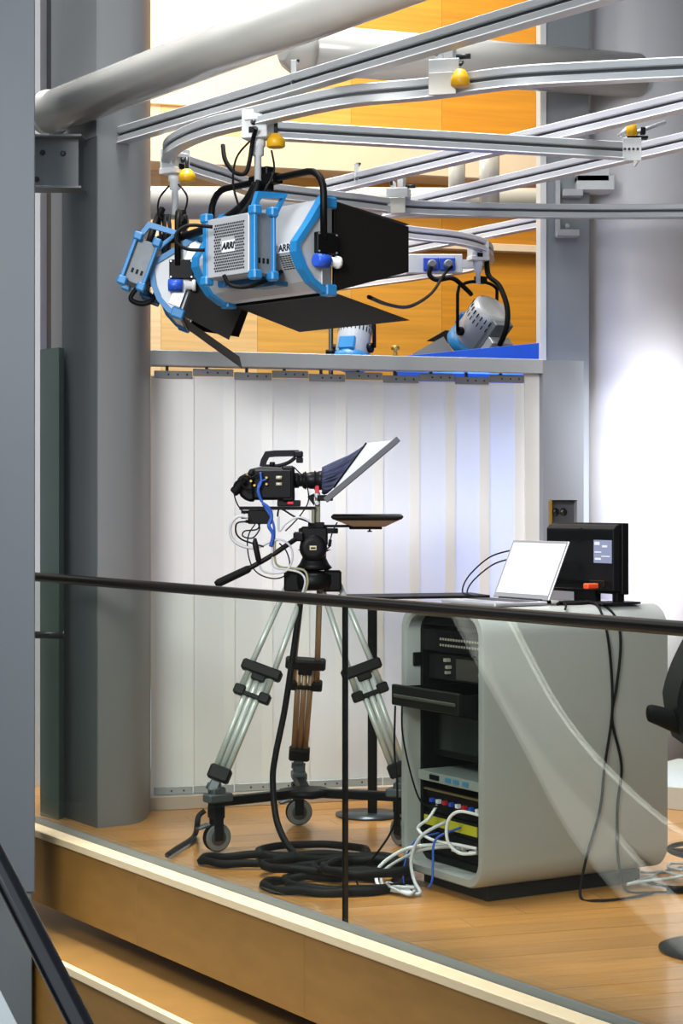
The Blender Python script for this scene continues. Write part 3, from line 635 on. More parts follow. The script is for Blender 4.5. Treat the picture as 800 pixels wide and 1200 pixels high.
def fresnel(label, loc, rz, tilt, r=.105, L=.26, leaf=True, yoke=.22):
    """local: +x lens side; loc = body centre"""
    t = thing('spot_lamp', label, 'lamp', loc, rz)
    ct, stt = math.cos(tilt), math.sin(tilt)
    def T(x, y, z): return V((x * ct + z * stt, y, -x * stt + z * ct))
    ax = T(1, 0, 0); TF = Fr((0, 0, 0), ax, (0, 1, 0), T(0, 0, 1))
    bm = new(); lathe(bm, [(r * .7, -L * .5), (r * .95, -L * .46), (r, -L * .3), (r, L * .28), (r * .98, L * .3)], (0, 0, 0), ax, 28); b = obj('body', bm, LSILVER, t, True)
    bm = new(); lathe(bm, [(r * 1.0, L * .28), (r * 1.1, L * .3), (r * 1.14, L * .46), (r * 1.08, L * .5), (r * .95, L * .5)], (0, 0, 0), ax, 28); obj('blue_front_ring', bm, LBLUE, t, True)
    bm = new(); lathe(bm, [(r * .94, L * .495), (r * .6, L * .515), (.001, L * .525)], (0, 0, 0), ax, 28); obj('lens', bm, LENS, t, True)
    bm = new()
    for row in (-.36, -.22):
        for k in range(26):
            a = 2 * math.pi * k / 26; fr = Fr(T(L * row, 0, 0), ax, T(0, -math.sin(a), math.cos(a)), T(0, math.cos(a), math.sin(a)))
            box(bm, (-.014, -.003, r - .004), (.014, .003, r + .001), 0, fr)
    v = obj('vent_slots', bm, BLACK, b, True); v['kind'] = 'stuff'
    bm = new(); box(bm, (-L * .48, -r * .55, -r * 1.15), (L * .25, r * .55, -r * .8), .004, TF); obj('driver_box', bm, LGREY, t, True)
    bm = new(); box(bm, (-L * .2, -r * .75, -r * 1.6), (L * .3, r * .55, -r * 1.15), .004, TF); ps = obj('power_box', bm, LSILVER, t, True)
    bm = new()
    for k in range(3): box(bm, (-L * .1 + k * .03, -r * .76, -r * 1.5), (-L * .1 + k * .03 + .016, -r * .745, -r * 1.3), 0, TF)
    obj('port', bm, BLACK, ps, True)
    bm = new()
    lathe(bm, [(.026, -.01), (.026, .02), (.02, .024)], T(L * .12, -r, 0), (0, -1, 0), 14); obj('pivot_knob', bm, BLACKMET, t, True)
    bm = new(); lathe(bm, [(.026, -.01), (.026, .02), (.02, .024)], T(L * .12, r, 0), (0, 1, 0), 14); obj('pivot_knob', bm, BLACKMET, t, True)
    bm = new(); box(bm, (L * .02, -r * .5, r * .93), (L * .3, r * .5, r * 1.15), .006, TF); obj('blue_top_guard', bm, LBLUE, t, True)
    w_ = r + .03; c0 = T(L * .12, 0, 0); pts = [V((c0.x, -w_, c0.z))]
    for k in range(13):
        a = math.pi * k / 12; pts.append(V((c0.x * (1 - math.sin(a)), -w_ * math.cos(a), yoke - .05 + .05 * math.sin(a)) if 0 < k < 12 else (c0.x, -w_ * math.cos(a), yoke - .08)))
    pts.append(V((c0.x, w_, c0.z)))
    bm = new(); tube(bm, pts, .010, 10); obj('yoke', bm, BLACKMET, t, True)
    bm = new(); box(bm, (-.022, -.035, yoke - .012), (.022, .035, yoke + .03), .003); obj('yoke_clamp', bm, BLACKMET, t, True)
    if leaf:
        for s, q in ((1, [(L * .5, -.09, -r * 1.1), (L * .5 + .14, -.12, -r * 1.1 - .07), (L * .5 + .14, .12, -r * 1.1 - .07), (L * .5, .09, -r * 1.1)]), (2, [(L * .5, -.09, r * 1.1), (L * .5 + .14, -.12, r * 1.1 + .05), (L * .5 + .14, .12, r * 1.1 + .05), (L * .5, .09, r * 1.1)]),
                     (3, [(L * .5, -r * 1.1, -.08), (L * .5 + .12, -r * 1.1 - .05, -.1), (L * .5 + .12, -r * 1.1 - .05, .1), (L * .5, -r * 1.1, .08)]),
                     (4, [(L * .5, r * 1.1, -.08), (L * .5 + .18, r * 1.1 + .11, -.13), (L * .5 + .18, r * 1.1 + .11, .11), (L * .5, r * 1.1, .08)])):
            p = [T(*c) for c in q]; n = (p[1] - p[0]).cross(p[2] - p[0]).normalized() * .002
            bm = new(); prism(bm, [c - n / 2 for c in p], n); obj('barn_door_leaf', bm, mat('grey_barn_door', '4a4c50', .55), t, True)
    return t
L3 = at(563, 384, 11.0)
fresnel('spot lamp hanging behind the screen, tipped down beside the blue backdrop', L3, math.radians(128), math.radians(42), .125, .32, True, .27)
L4 = at(414, 402, 9.75)
fresnel('white vented spot lamp half hidden behind the screen top, centre', L4, math.radians(250), math.radians(68), .088, .26, False, .16)
bm = new(); cyl(bm, at(387.5, 380, 9.7), V((at(387.5, 0, 9.7).x, 9.7, 0)), .012, 10); cyl(bm, at(387.5, 417, 9.7), at(387.5, 410, 9.7), .028, 12); cyl(bm, V((at(387.5, 0, 9.7).x, 9.7, 0)), V((at(387.5, 0, 9.7).x, 9.7, .03)), .16, 24)
tag(obj('lamp_pole', bm, BLACKMET), 'thin black pole beside the half-hidden white spot lamp', 'pole')
gs = thing('spigot_stand', 'brass spigot stand peeping over the screen top', 'stand', (at(463, 0, 9.6).x, 9.6, 0))
p = at(463, 421, 9.6); bm = new(); lathe(bm, [(.012, -.03), (.012, .035), (.008, .037), (.008, .045), (.022, .05), (.022, .066), (.012, .07)], p, (0, 0, 1), 16); obj('spigot', bm, GOLD, gs)
bm = new(); cyl(bm, V((p.x, p.y, .02)), p - V((0, 0, .03)), .012, 12); lathe(bm, [(.16, 0), (.16, .015), (.03, .03)], (p.x, p.y, 0), (0, 0, 1), 24); obj('pole', bm, DKSTEEL, gs)
# socket strip under the far curved rail
sb = thing('socket_strip', 'white power strip with two blue sockets under the far curved rail', 'power strip', at(510, 320, 11.0))
bm = new(); box(bm, tuple(at(476, 320, 11.0)), tuple(at(541, 299, 11.05)), .004); obj('case', bm, WHITEMET, sb)
for px in (505, 524):
    bm = new(); box(bm, tuple(at(px - 9, 317, 10.97)), tuple(at(px + 9, 302, 11.0)), .006); so = obj('blue_socket', bm, PLUGBLUE, sb)
    bm = new(); lathe(bm, [(.028, 0), (.028, .02), (.018, .022), (.018, .05)], at(px + 1, 310, 10.97), (0, -1, 0), 16); obj('plug', bm, LGREY, so)
bm = new(); box(bm, tuple(at(541, 314, 11.0)), tuple(at(556, 305, 11.03)), .002); obj('arm', bm, WHITEMET, sb)

# lamp cables
cable('lamp_cable', [at(432, 348, 7.35), at(455, 357, 8.2), at(480, 359, 9.2), at(505, 344, 10.4), at(520, 322, 10.9), at(530, 312, 10.95)], .009, CABLE, 'black cable sagging from the front lamp to the blue sockets')
cable('lamp_cable', [at(505, 312, 10.9), at(503, 322, 10.9), at(512, 328, 10.9), at(530, 326, 10.9), at(545, 338, 10.95), at(552, 345, 11)], .014, CABLE, 'thick black cable from blue sockets to the rear lamp yoke')
cable('lamp_cable', [at(570, 300, 11.0), at(572, 322, 10.9), at(585, 335, 10.85), at(594, 360, 10.8), at(593, 385, 10.8), at(585, 405, 10.85)], .016, CABLE, 'black cable bundle draped down the right side of the rear lamp')
cable('lamp_cable', [at(300, 215, 7.25), at(285, 240, 7.3), at(255, 262, 7.45), at(225, 274, 7.8), at(195, 282, 8.0), at(186, 280, 8.05)], .017, CABLE, 'thick black cable from the front lamp clamp to the left lamp')
cable('lamp_cable', [at(303, 212, 7.24), at(295, 235, 7.22), at(278, 256, 7.2), at(262, 262, 7.22)], .013, CABLE, 'black cable curving from the clamp down behind the perforated box')
cable('lamp_cable', [at(261, 170, 7.3), at(264, 188, 7.26), at(275, 202, 7.24), at(287, 203, 7.24), at(292, 190, 7.24), at(296, 165, 7.24), at(300, 150, 7.2)], .009, CABLE, 'black cable looped beside the front lamp trolley')
cable('safety_wire', [at(293, 165, 7.2), at(277, 185, 7.2), at(273, 215, 7.18), at(281, 246, 7.18)], .0045, CABLE, 'thin black safety wire hanging left of the front trolley', 'wire')
cable('safety_wire', [at(318, 176, 7.2), at(321, 200, 7.2), at(311, 222, 7.15), at(303, 236, 7.15)], .004, CABLE, 'thin black safety wire hanging right of the front trolley', 'wire')
cable('safety_wire', [at(198, 218, 7.98), at(187, 232, 7.95), at(185, 248, 7.95), at(190, 258, 7.95)], .0045, CABLE, 'thin black wire curving left of the left lamp trolley', 'wire')
cable('safety_wire', [at(209, 216, 7.98), at(219, 230, 7.95), at(216, 248, 7.95), at(207, 256, 7.95)], .0045, CABLE, 'thin black wire curving right of the left lamp trolley', 'wire')
cable('lamp_cable', [at(190, 245, 8.0), at(182, 262, 7.95), at(176, 280, 7.9), at(172, 297, 7.9)], .016, CABLE, 'thick black cable feeding the left lamp grille box')
cable('lamp_cable', [at(160, 338, 7.85), at(153, 350, 7.85), at(165, 356, 7.85), at(178, 352, 7.85), at(183, 338, 7.9), at(176, 332, 7.9)], .011, CABLE, 'black cable looped below the left lamp grille box')
cable('lamp_cable', [at(249, 266, 7.1), at(222, 264, 7.1), at(208, 272, 7.1), at(207, 284, 7.1), at(220, 292, 7.1), at(240, 293, 7.1)], .007, CABLE, 'black cable loop left of the perforated box')
cable('lamp_cable', [at(262, 322, 7.0), at(270, 334, 7.0), at(290, 336, 7.0), at(315, 328, 7.05), at(330, 318, 7.1)], .008, CABLE, 'black cable drooping under the perforated box')
bm = new()
for k in range(9):
    o = R_.uniform(-.02, .02); tube(bm, catmull([at(186 + k * 1.6, 252, 8.0 + o), at(187 + k * 1.5 + R_.uniform(-2, 2), 266, 7.97 + o), at(188 + k * 1.4, 285 + R_.uniform(-3, 3), 7.98 + o), at(190 + k, 296, 8.0)], 4), .006, 5)
wbn = tag(obj('cable_bundle', bm, mat('grey_black_cable', '2c2d30', .45)), 'tied bundle of grey and black cables above the left lamp', 'cable')
# ================================================================== CAMERA RIG (seen square from the side)
TY = 7.8; TX = at(369, 0, TY).x; U = TY / FPX
def q(px, py, dy=0): return at(px, py, TY) + V((0, dy, 0))
def qbox(bm, px0, py0, px1, py1, d0, d1, bev=.003):
    a, b = q(px0, py1), q(px1, py0); box(bm, (a.x, TY + d0, a.z), (b.x, TY + d1, b.z), bev)
WL = fl(254, 998); WR = V((.245, 7.68, 0)); WB = fl(350, 967)
HUB = (WL + WR + WB) / 3; HUB.z = .2
dol = thing('tripod_dolly', 'black three-wheeled dolly under the tripod', 'dolly', (HUB.x, HUB.y, 0))
bm = new(); lathe(bm, [(.10, .185), (.115, .19), (.115, .21), (.09, .216)], (HUB.x, HUB.y, 0), (0, 0, 1), 6); obj('hub_plate', bm, BLACKMET, dol)
for wpos, ang in ((WL, .5), (WR, 2.2), (WB, .2)):
    d = (V((wpos.x, wpos.y, .2)) - HUB); dn = d.normalized(); sdv = V((-dn.y, dn.x, 0)); fr = Fr(HUB, dn, sdv)
    bm = new(); box(bm, (.06, -.022, -.018), (d.length + .03, .022, .018), .004, fr); arm = obj('arm', bm, BLACKMET, dol)
    bm = new(); box(bm, (d.length - .06, -.032, .0), (d.length + .05, .032, .035), .006, fr); box(bm, (d.length - .03, -.026, .03), (d.length + .03, .026, .06), .006, fr); obj('foot_cup', bm, mat('dolly_grey', '4c5256', .45, .2), arm)
    cp = V((wpos.x, wpos.y, .058)); axd = V((math.sin(ang), -math.cos(ang), 0))
    bm = new(); lathe(bm, [(.035, -.016), (.05, -.018), (.057, -.012), (.057, .012), (.05, .018), (.035, .016)], cp, axd, 28); wh = obj('wheel', bm, RUBBER, dol)
    bm = new(); lathe(bm, [(.008, -.022), (.03, -.02), (.036, -.017), (.036, .017), (.03, .02), (.008, .022)], cp, axd, 20); obj('wheel_disc', bm, mat('wheel_disc_grey', '33363a', .4), wh)
    bm = new(); lathe(bm, [(.048, -.0185), (.054, -.0175), (.054, .0175), (.048, .0185)], cp, axd, 28); obj('wheel_rim', bm, mat('wheel_rim_grey', '6a6d70', .45), wh)
    bm = new()
    for s in (-1, 1):
        o = cp + axd * (.026 * s); side = V((axd.y, -axd.x, 0))
        fr2 = Fr(o, side, axd); box(bm, (-.018, -.003, -.012), (.022, .003, .125), .003, fr2)
    fr2 = Fr(cp, side, axd); box(bm, (-.025, -.029, .075), (.03, .029, .13), .006, fr2); obj('caster_fork', bm, BLACK, dol)
    bm = new(); box(bm, (.02, -.02, .055), (.075, .02, .068), .004, Fr(cp, (side + V((0, 0, -.25))), axd, (side * .25 + V((0, 0, 1))))); obj('brake_lever', bm, mat('dolly_grey', '4c5256'), dol)
# tripod
tri = thing('tripod', 'two-stage silver camera tripod with black fluid head on a dolly', 'tripod', (HUB.x, HUB.y, .2))
CR = q(367, 686)
def leg(foot, topoff, wdir, warm=False):
    m = TUBEWARM if warm else TUBE
    top = CR + topoff; foot = V((foot.x, foot.y, .285)); ax = (foot - top); Ln = ax.length; ax = ax.normalized(); wdir = (V(wdir) - ax * V(wdir).dot(ax)).normalized(); nrm = ax.cross(wdir)
    fr = Fr(top, wdir, nrm, ax)           # c runs down the leg
    c1 = Ln * .44; c2 = Ln * .56
    bm = new()
    for s in (-1, 1): cyl(bm, fr(s * .036, 0, -.0), fr(s * .054, 0, c2), .0125, 14)
    lg = obj('leg', bm, m, tri)
    bm = new(); box(bm, (-.086, -.024, c1 - .022), (.086, .024, c1 + .024), .008, fr); box(bm, (-.03, -.02, c1 + .02), (.03, .02, c1 + .05), .005, fr); obj('collar', bm, COLLAR, lg)
    bm = new(); box(bm, (-.078, -.022, c2 - .018), (-.03, .022, c2 + .024), .006, fr); box(bm, (.03, -.022, c2 - .018), (.078, .022, c2 + .024), .006, fr); box(bm, (-.05, -.018, c2 + .0), (.05, .018, c2 + .02), .004, fr); obj('collar', bm, COLLAR, lg)
    for s in (-1, 0, 1):
        bm = new(); cyl(bm, fr(s * .028, 0, c1 + .03), fr(s * .024, 0, Ln - .03), .0125, 14); obj('lower_tube', bm, m, lg)
    bm = new(); box(bm, (-.045, -.024, Ln - .06), (.045, .024, Ln + .0), .008, fr); obj('foot_collar', bm, COLLAR, lg)
    bm = new(); box(bm, (-.022, -.018, Ln), (.022, .018, Ln + .05), .006, fr); cyl(bm, fr(-.03, 0, Ln + .03), fr(.03, 0, Ln + .03), .014, 12); obj('foot', bm, mat('dolly_grey', '4c5256'), lg)
leg(WL, V((-.07, -.03, 0)), (1, 0, .3)); leg(WR, V((.07, -.01, 0)), (1, 0, -.3)); leg(WB, V((-.01, .07, 0)), (1, 0, 0), True)
bm = new()
lathe(bm, [(.05, -.02), (.085, -.012), (.09, .01), (.09, .045), (.07, .055), (.05, .06)], CR, (0, 0, 1), 24)
for px, dy in ((344, -.03), (389, -.02), (365, .07)): qbox(bm, px - 11, 668, px + 11, 693, dy - .03, dy + .03, .008)
obj('crown', bm, BLACKMET, tri)
bm = new(); lathe(bm, [(.06, -.0), (.075, .01), (.062, .025), (.05, .05), (.05, .075), (.07, .085)], q(368, 668), (0, 0, 1), 24); hd = obj('fluid_head', bm, BLACK, tri)
bm = new(); lathe(bm, [(.03, -.062), (.052, -.06), (.057, -.045), (.057, .045), (.052, .06), (.03, .062)], q(367, 642), (0, 1, 0), 28); qbox(bm, 352, 617, 384, 640, -.05, .05, .008); obj('tilt_drum', bm, BLACK, hd)
bm = new(); a = q(367, 642, -.0635); box(bm, (a.x - .014, a.y, a.z - .010), (a.x + .014, a.y + .003, a.z + .010), .001); obj('badge', bm, mat('badge_cream', 'c9c19a', .5), hd)
bm = new(); box(bm, (a.x - .010, a.y - .001, a.z - .003), (a.x + .010, a.y, a.z + .004), 0); obj('badge_mark', bm, INK, hd)
bm = new(); qbox(bm, 361, 612, 380, 619, -.05, .05, .003); qbox(bm, 350, 619, 396, 625, -.045, .045, .003); obj('top_plate', bm, BLACKMET, hd)
bm = new(); tube(bm, catmull([q(352, 628, -.05), q(340, 636, -.08), q(318, 651, -.09), q(290, 667, -.09)], 5), .0105, 10); ph = obj('pan_handle', bm, BLACKMET, tri)
bm = new(); tube(bm, [q(294, 665, -.09), q(291, 666.5, -.09), q(258, 682, -.09), q(254, 684, -.09)], [.013, .0165, .0175, .012], 14); obj('grip', bm, RUBBER, ph)
bm = new(); qbox(bm, 344, 623, 356, 634, -.075, -.03, .006); obj('handle_clamp', bm, BLACK, ph)

# teleprompter (carries the lens rods, the mirror hood and the flat display)
tp = thing('teleprompter', 'teleprompter with navy cloth hood and flat display in front of the lens', 'teleprompter', q(374, 619))
bm = new(); qbox(bm, 281, 593.5, 370, 597.5, -.05, .05, .002); obj('base_bar', bm, BLACKMET, tp)
bm = new(); qbox(bm, 369, 577, 375, 614, -.03, -.015, .002); qbox(bm, 369, 577, 375, 614, .015, .03, .002); qbox(bm, 365, 596, 369, 614, -.05, .05, .002); obj('upright', bm, mat('prompter_olive_metal', '6f6c5c', .4, .5), tp)
bm = new(); qbox(bm, 369, 569, 374, 578, -.032, -.014, .002); obj('red_latch', bm, RED, tp)
for py in (581, 589.5):
    bm = new(); lathe(bm, [(.010, 0), (.012, .003), (.012, .010), (.008, .012)], q(371.5, py, -.03), (0, -1, 0), 14); obj('clamp_knob', bm, STEEL, tp)
bm = new(); prism(bm, [q(360, 582, -.02), q(368, 578, -.02), q(368, 593, -.02)], (0, .04, 0), .002); qbox(bm, 372, 580, 390, 587, -.06, .06, .003); obj('hinge_block', bm, BLACK, tp)
# tilted mirror frame
fa, fb = q(383, 583.5), q(462, 517); fdv = (fb - fa).normalized(); fnv = V((-fdv.z, 0, fdv.x)); FF = Fr(fa, fdv, (0, 1, 0), fnv); FL = (fb - fa).length; HWd = .17
bm = new()
for y in (-HWd, HWd): box(bm, (-.012, y - .008, -.016), (FL + .012, y + .008, .008), .002, FF)
for c in (0, FL): box(bm, (c - .012, -HWd, -.016), (c + .012, HWd, .008), .002, FF)
obj('mirror_frame', bm, mat('prompter_grey', '54565c', .5, .2), tp)
bm = new(); box(bm, (.01, -HWd + .008, -.004), (FL - .01, HWd - .008, .0), 0, FF); obj('mirror_glass', bm, glass_mat('mirror_glass', (.75, .78, .8, 1), .3), tp)
h0, h1 = q(391, 572), q(428, 521)
for y in (-HWd - .001, HWd + .001):
    bm = new(); prism(bm, [FF(.01, y, .008), FF(FL - .012, y, .008), V((h1.x + .004, TY + y, h1.z)), V((h0.x, TY + y, h0.z))], (0, -.002 if y < 0 else .002, 0)); obj('white_side_panel', bm, mat('white_side_cloth', 'e2e4ea', .7, var=.03, vscale=20), tp)
bm = new(); tube(bm, [V((h0.x, TY - HWd - .004, h0.z)), V((h1.x, TY - HWd - .004, h1.z))], .004, 6); tube(bm, [V((h1.x, TY - HWd, h1.z)), V((h1.x, TY + HWd, h1.z))], .004, 6); obj('seam_rod', bm, BLACK, tp)
# cloth hood: loft from the lens ring to the back edge of the side panels
lc = q(377, 563); N = 96; Mr = 10; t = bmesh.new(); rings = []
rect = []
P4_ = [V((h0.x, TY - HWd, h0.z)), V((h1.x, TY - HWd, h1.z)), V((h1.x, TY + HWd, h1.z)), V((h0.x, TY + HWd, h0.z))]
for i in range(N):
    u = i / N * 4; k = int(u) % 4; f = u - int(u); rect.append(P4_[k].lerp(P4_[(k + 1) % 4], f))
for j in range(Mr + 1):
    s = j / Mr; row = []
    for i in range(N):
        a = 2 * math.pi * i / N; rp = lc + V((0, -.045 * math.cos(a - math.pi / 4), .0)) + V((0, 0, -.045 * math.cos(a - math.pi / 4 + math.pi / 2) * -1))
        u = i / N * 4; rp = lc + V((0, .048 * math.sin(-math.pi * .75 + u * math.pi / 2 + math.pi / 4 + math.pi * 0), 0)) ; ang = math.pi + math.pi / 4 - u * math.pi / 2
        rp = lc + V((.0, .055 * math.cos(ang), .055 * math.sin(ang)))
        p_ = rp.lerp(rect[i], s); w_ = math.sin(math.pi * s) * .010 * math.sin(i * 1.55 + s * 3) + math.sin(math.pi * s) * .006 * math.sin(i * .7)
        cen = lc.lerp((P4_[0] + P4_[2]) / 2, s); p_ = p_ + (p_ - cen).normalized() * w_ - V((0, 0, .014)) * math.sin(math.pi * s) * (1 if p_.z > cen.z else .2)
        row.append(t.verts.new(p_))
    rings.append(row)
for a_, b_ in zip(rings, rings[1:]):
    for k in range(N): t.faces.new((a_[k], a_[(k + 1) % N], b_[(k + 1) % N], b_[k])).smooth = True
bm = new(); merge(bm, t); ho = obj('cloth_hood', bm, NAVY, tp); sm = ho.modifiers.new('thickness', 'SOLIDIFY'); sm.thickness = .003
# flat display facing up + arm
bm = new(); qbox(bm, 388, 602.5, 471, 608.5, -.16, .16, .008); obj('display', bm, mat('display_black', '0f0e0e', .4), tp)
bm = new(); t = [(391, 608.6), (468, 608.6), (457, 613.5), (450, 617), (413, 617), (400, 612)]; prism(bm, [q(x, y, -.14) for x, y in t], (0, .28, 0), .003); obj('display_back', bm, BRONZE, tp)
bm = new(); qbox(bm, 409, 613, 447, 620, -.10, .10, .003); lathe(bm, [(.004, 0), (.004, .006), (.01, .007), (.01, .012)], q(433, 620), (0, 0, -1), 10); qbox(bm, 376, 615, 410, 618, -.03, .03, .002); obj('display_arm', bm, BLACKMET, tp)
bm = new(); box(bm, tuple(q(392, 602.6, -.15)), tuple(q(467, 602.2, .15)), 0); obj('display_glass', bm, mat('display_glass', '0d0e12', .08), tp)

# video camera
vc = thing('video_camera', 'black shoulder-type video camera on the tripod with top handle', 'camera', q(322, 592))
bm = new(); qbox(bm, 296, 549, 344, 586, -.065, .065, .012); qbox(bm, 330, 546, 345, 588, -.06, .06, .008); qbox(bm, 302, 575, 345, 586, -.05, .07, .006); body = obj('body', bm, BLACK, vc)
bm = new(); prism(bm, [q(x, y, -.05) for x, y in ((293, 550), (306, 547), (335, 548), (342, 553), (300, 556), (290, 556))], (0, .10, 0), .004); obj('top_cover', bm, mat('camera_grey', '17191d', .45), body)
bm = new(); prism(bm, [q(x, y, -.05) for x, y in ((297, 553), (284, 556), (277, 563), (280, 580), (290, 588), (300, 588))], (0, .10, 0), .012); obj('battery', bm, BLACK, vc)
bm = new(); tube(bm, catmull([q(288, 562, -.07), q(281, 569, -.075), q(277, 575, -.075), q(274, 578, -.075)], 3), [.016] * 5 + [.019, .02, .02, .018, .016], 12); obj('viewfinder', bm, RUBBER, vc)
hp = [q(308, 548), q(309, 540), q(312, 532), q(322, 531), q(345, 531), q(352, 530)]
bm = new(); sweep(bm, [q(307.5, 547), q(309, 540), q(313, 532.5), q(322, 531.5), q(350, 531)], [(-.013, -.009), (.013, -.009), (.013, .009), (-.013, .009)], up=(0, 1, 0)); qbox(bm, 344, 528.5, 355, 536, -.024, .024, .005); qbox(bm, 347, 536, 355, 542.5, -.02, .02, .003)
tube(bm, catmull([q(309, 546.5), q(325, 546), q(338, 542), q(346, 536)], 4), .008, 8); obj('top_handle', bm, mat('camera_handle', '131218', .5), vc)
bm = new(); lathe(bm, [(.012, 0), (.012, .018), (.009, .02)], q(319, 547), (0, 0, 1), 14); obj('handle_knob', bm, BLACK, vc)
bm = new(); lathe(bm, [(.032, 0), (.032, .02), (.026, .024), (.026, .035), (.034, .04), (.034, .052), (.031, .055), (.036, .07), (.036, .10), (.04, .104), (.04, .125), (.034, .127)], q(344, 563), (1, 0, 0), 28); ln = obj('lens', bm, mat('lens_barrel', '131418', .4, .1), vc)
for z_ in (.045, .085, .115):
    bm = new(); lathe(bm, [(.0345 if z_ < .06 else .0368, 0), (.0375 if z_ < .06 else .0405, .001), (.0375 if z_ < .06 else .0405, .006), (.0345, .007)], q(344, 563) + V((z_, 0, 0)), (1, 0, 0), 28); obj('lens_ring', bm, RUBBER, ln)
for k, (px, py) in enumerate(((327, 560), (327, 567.5))):
    bm = new(); lathe(bm, [(.007, 0), (.007, .024)], q(px - 3, py, -.07), (1, 0, 0), 12); obj('connector', bm, mat('pale_connector', 'c9c2a8', .4, .3), vc)
for px, py in ((313, 560), (313, 567.5), (295, 564), (290, 557), (299, 569)):
    bm = new(); lathe(bm, [(.005, 0), (.005, .016)], q(px, py, -.082), (0, 1, 0), 10); obj('connector', bm, GOLD, vc)
bm = new()
for k in range(6): qbox(bm, 315 + k * 2, 579, 316.4 + k * 2, 582, -.0535, -.05, 0)
qbox(bm, 332, 557, 338, 560, -.0635, -.06, 0); obj('button', bm, RACKGREY, vc)
bm = new(); qbox(bm, 325, 586, 352, 593.4, -.045, .045, .003); obj('quick_plate', bm, RACKGREY, vc)
bm = new(); qbox(bm, 337, 586.5, 344, 591, -.052, -.045, .002); obj('red_lock', bm, RED, vc)
hb = thing('adapter_box', 'black cable adapter box under the camera base bar', 'adapter', q(305, 616))
bm = new(); qbox(bm, 291, 597.6, 319, 614, -.05, .03, .004); obj('case', bm, RACK, hb)
for py in (600, 606, 611):
    bm = new(); cyl(bm, q(292, py, -.03), q(283 if py < 608 else 288, py, -.03), .0065, 8); obj('plug', bm, BLACK, hb)
# rig cables
def qc(pts, d=-.09): return [q(x, y, d + R_.uniform(-.006, .006)) for x, y in pts]
cable('rig_cable', qc([(292, 606), (281, 605), (273, 612), (271, 622), (275, 633), (287, 640), (302, 641), (318, 634), (326, 632)]), .006, CABLEGREY, 'pale grey cable looping left under the camera')
cable('rig_cable', qc([(290, 611), (279, 613), (278, 624), (285, 632), (300, 637), (310, 640)]), .0035, CABLE, 'thin black cable inside the grey loop under the camera')
cable('rig_cable', qc([(300, 614), (293, 625), (291, 640), (295, 660), (305, 672), (322, 677), (335, 673), (340, 660), (336, 645), (328, 636)]), .003, CABLE, 'thin black cable making the widest low loop beside the head')
cable('rig_cable', qc([(326, 605), (329, 596), (345, 591 + 14), (356, 609), (366, 613)]), .004, CABLE, 'black cable arching from the adapter box to the head')
cable('rig_cable', qc([(306, 554), (307, 565), (304, 575), (309, 590), (318, 605), (322, 618), (322, 635), (321, 650)]), .005, CABLEBLUE, 'blue cable running down from the camera side')
cable('rig_cable', qc([(313, 562), (305, 566), (303, 577), (307, 588)]), .004, CABLEBLUE, 'short blue cable from gold connectors on the camera side', )
cable('rig_cable', qc([(320, 632), (320, 650), (320, 660), (325, 665), (340, 667), (353, 671), (358, 680), (355, 693), (352, 700)]), .0045, CABLEGREY, 'white cable clipped to the pan handle and falling to a tripod leg')
cable('rig_cable', qc([(323, 632), (323, 655), (328, 663), (343, 665), (357, 668), (361, 680), (358, 692), (355, 700)]), .005, mat('olive_cable', '8c8a6a', .5), 'olive cable beside the white one on the pan handle')
cable('rig_cable', qc([(327, 605), (328, 622), (336, 613), (350, 606), (366, 612)]), .005, CABLEGREY, 'grey cable bowed from the pan arm to the head')
cable('rig_cable', qc([(306, 612), (302, 620), (288, 622), (286, 628), (297, 630), (305, 620), (303, 612)]), .003, CABLE, 'small black cable knot below the adapter box')
cable('rig_cable', qc([(279, 572), (276, 580), (280, 592), (288, 602)]), .003, CABLE, 'thin black cable from the viewfinder to the adapter box')
cable('rig_cable', qc([(345, 548), (352, 555), (358, 545 + 16), (362, 585), (355, 600), (345, 612), (335, 622)]), .003, CABLE, 'thin black cable crossing from the handle to the head')
cable('rig_cable', qc([(290, 557), (283, 562), (277, 566), (275, 572)]), .0035, CABLE, 'thin black cable arching over the camera battery')
cable('rig_cable', qc([(303, 556), (295, 560), (288, 558), (284, 564), (288, 572), (296, 574)]), .004, CABLE, 'black cable tangle at the back of the camera')
cable('rig_cable', qc([(309, 590), (316, 596), (319, 606), (316, 616), (321, 626), (318, 640)], -.1), .008, CABLEBLUE, 'thick blue tie of cables beside the adapter box')
cable('rig_cable', qc([(318, 634), (330, 632), (341, 640), (343, 655), (336, 668), (322, 671), (309, 668), (304, 658)]), .0045, CABLEGREY, 'grey cable ring right of the inline connector')
cable('rig_cable', qc([(395, 612), (390, 622), (387, 632), (386, 640), (382, 643)], -.07), .003, CABLE, 'thin black cable with a ferrite hanging right of the head')
bm = new(); cyl(bm, q(387, 632, -.07), q(386, 640, -.07), .007, 10); tag(obj('ferrite_core', bm, BLACK), 'black ferrite lump on the thin cable right of the head', 'ferrite')
bm = new(); tube(bm, [q(300, 630, -.1), q(300, 636, -.1), q(304, 655, -.1), q(305, 660, -.1)], [.006, .012, .012, .006], 10); tag(obj('cable_connector', bm, BLACK), 'black inline cable connector hanging left of the pan handle', 'connector')
# thick cable from the head down to the floor coil
cable('stage_cable', [q(353, 690, -.06), q(350, 720, -.06), q(343, 770, -.06), q(334, 830, -.08), q(324, 880, -.12), q(321, 910, -.14), fl(325, 965, .12), fl(345, 1000, .025), fl(372, 1008, .025), fl(400, 1012, .025)], .0135, CABLE, 'thick black cable falling from the tripod head to the floor')
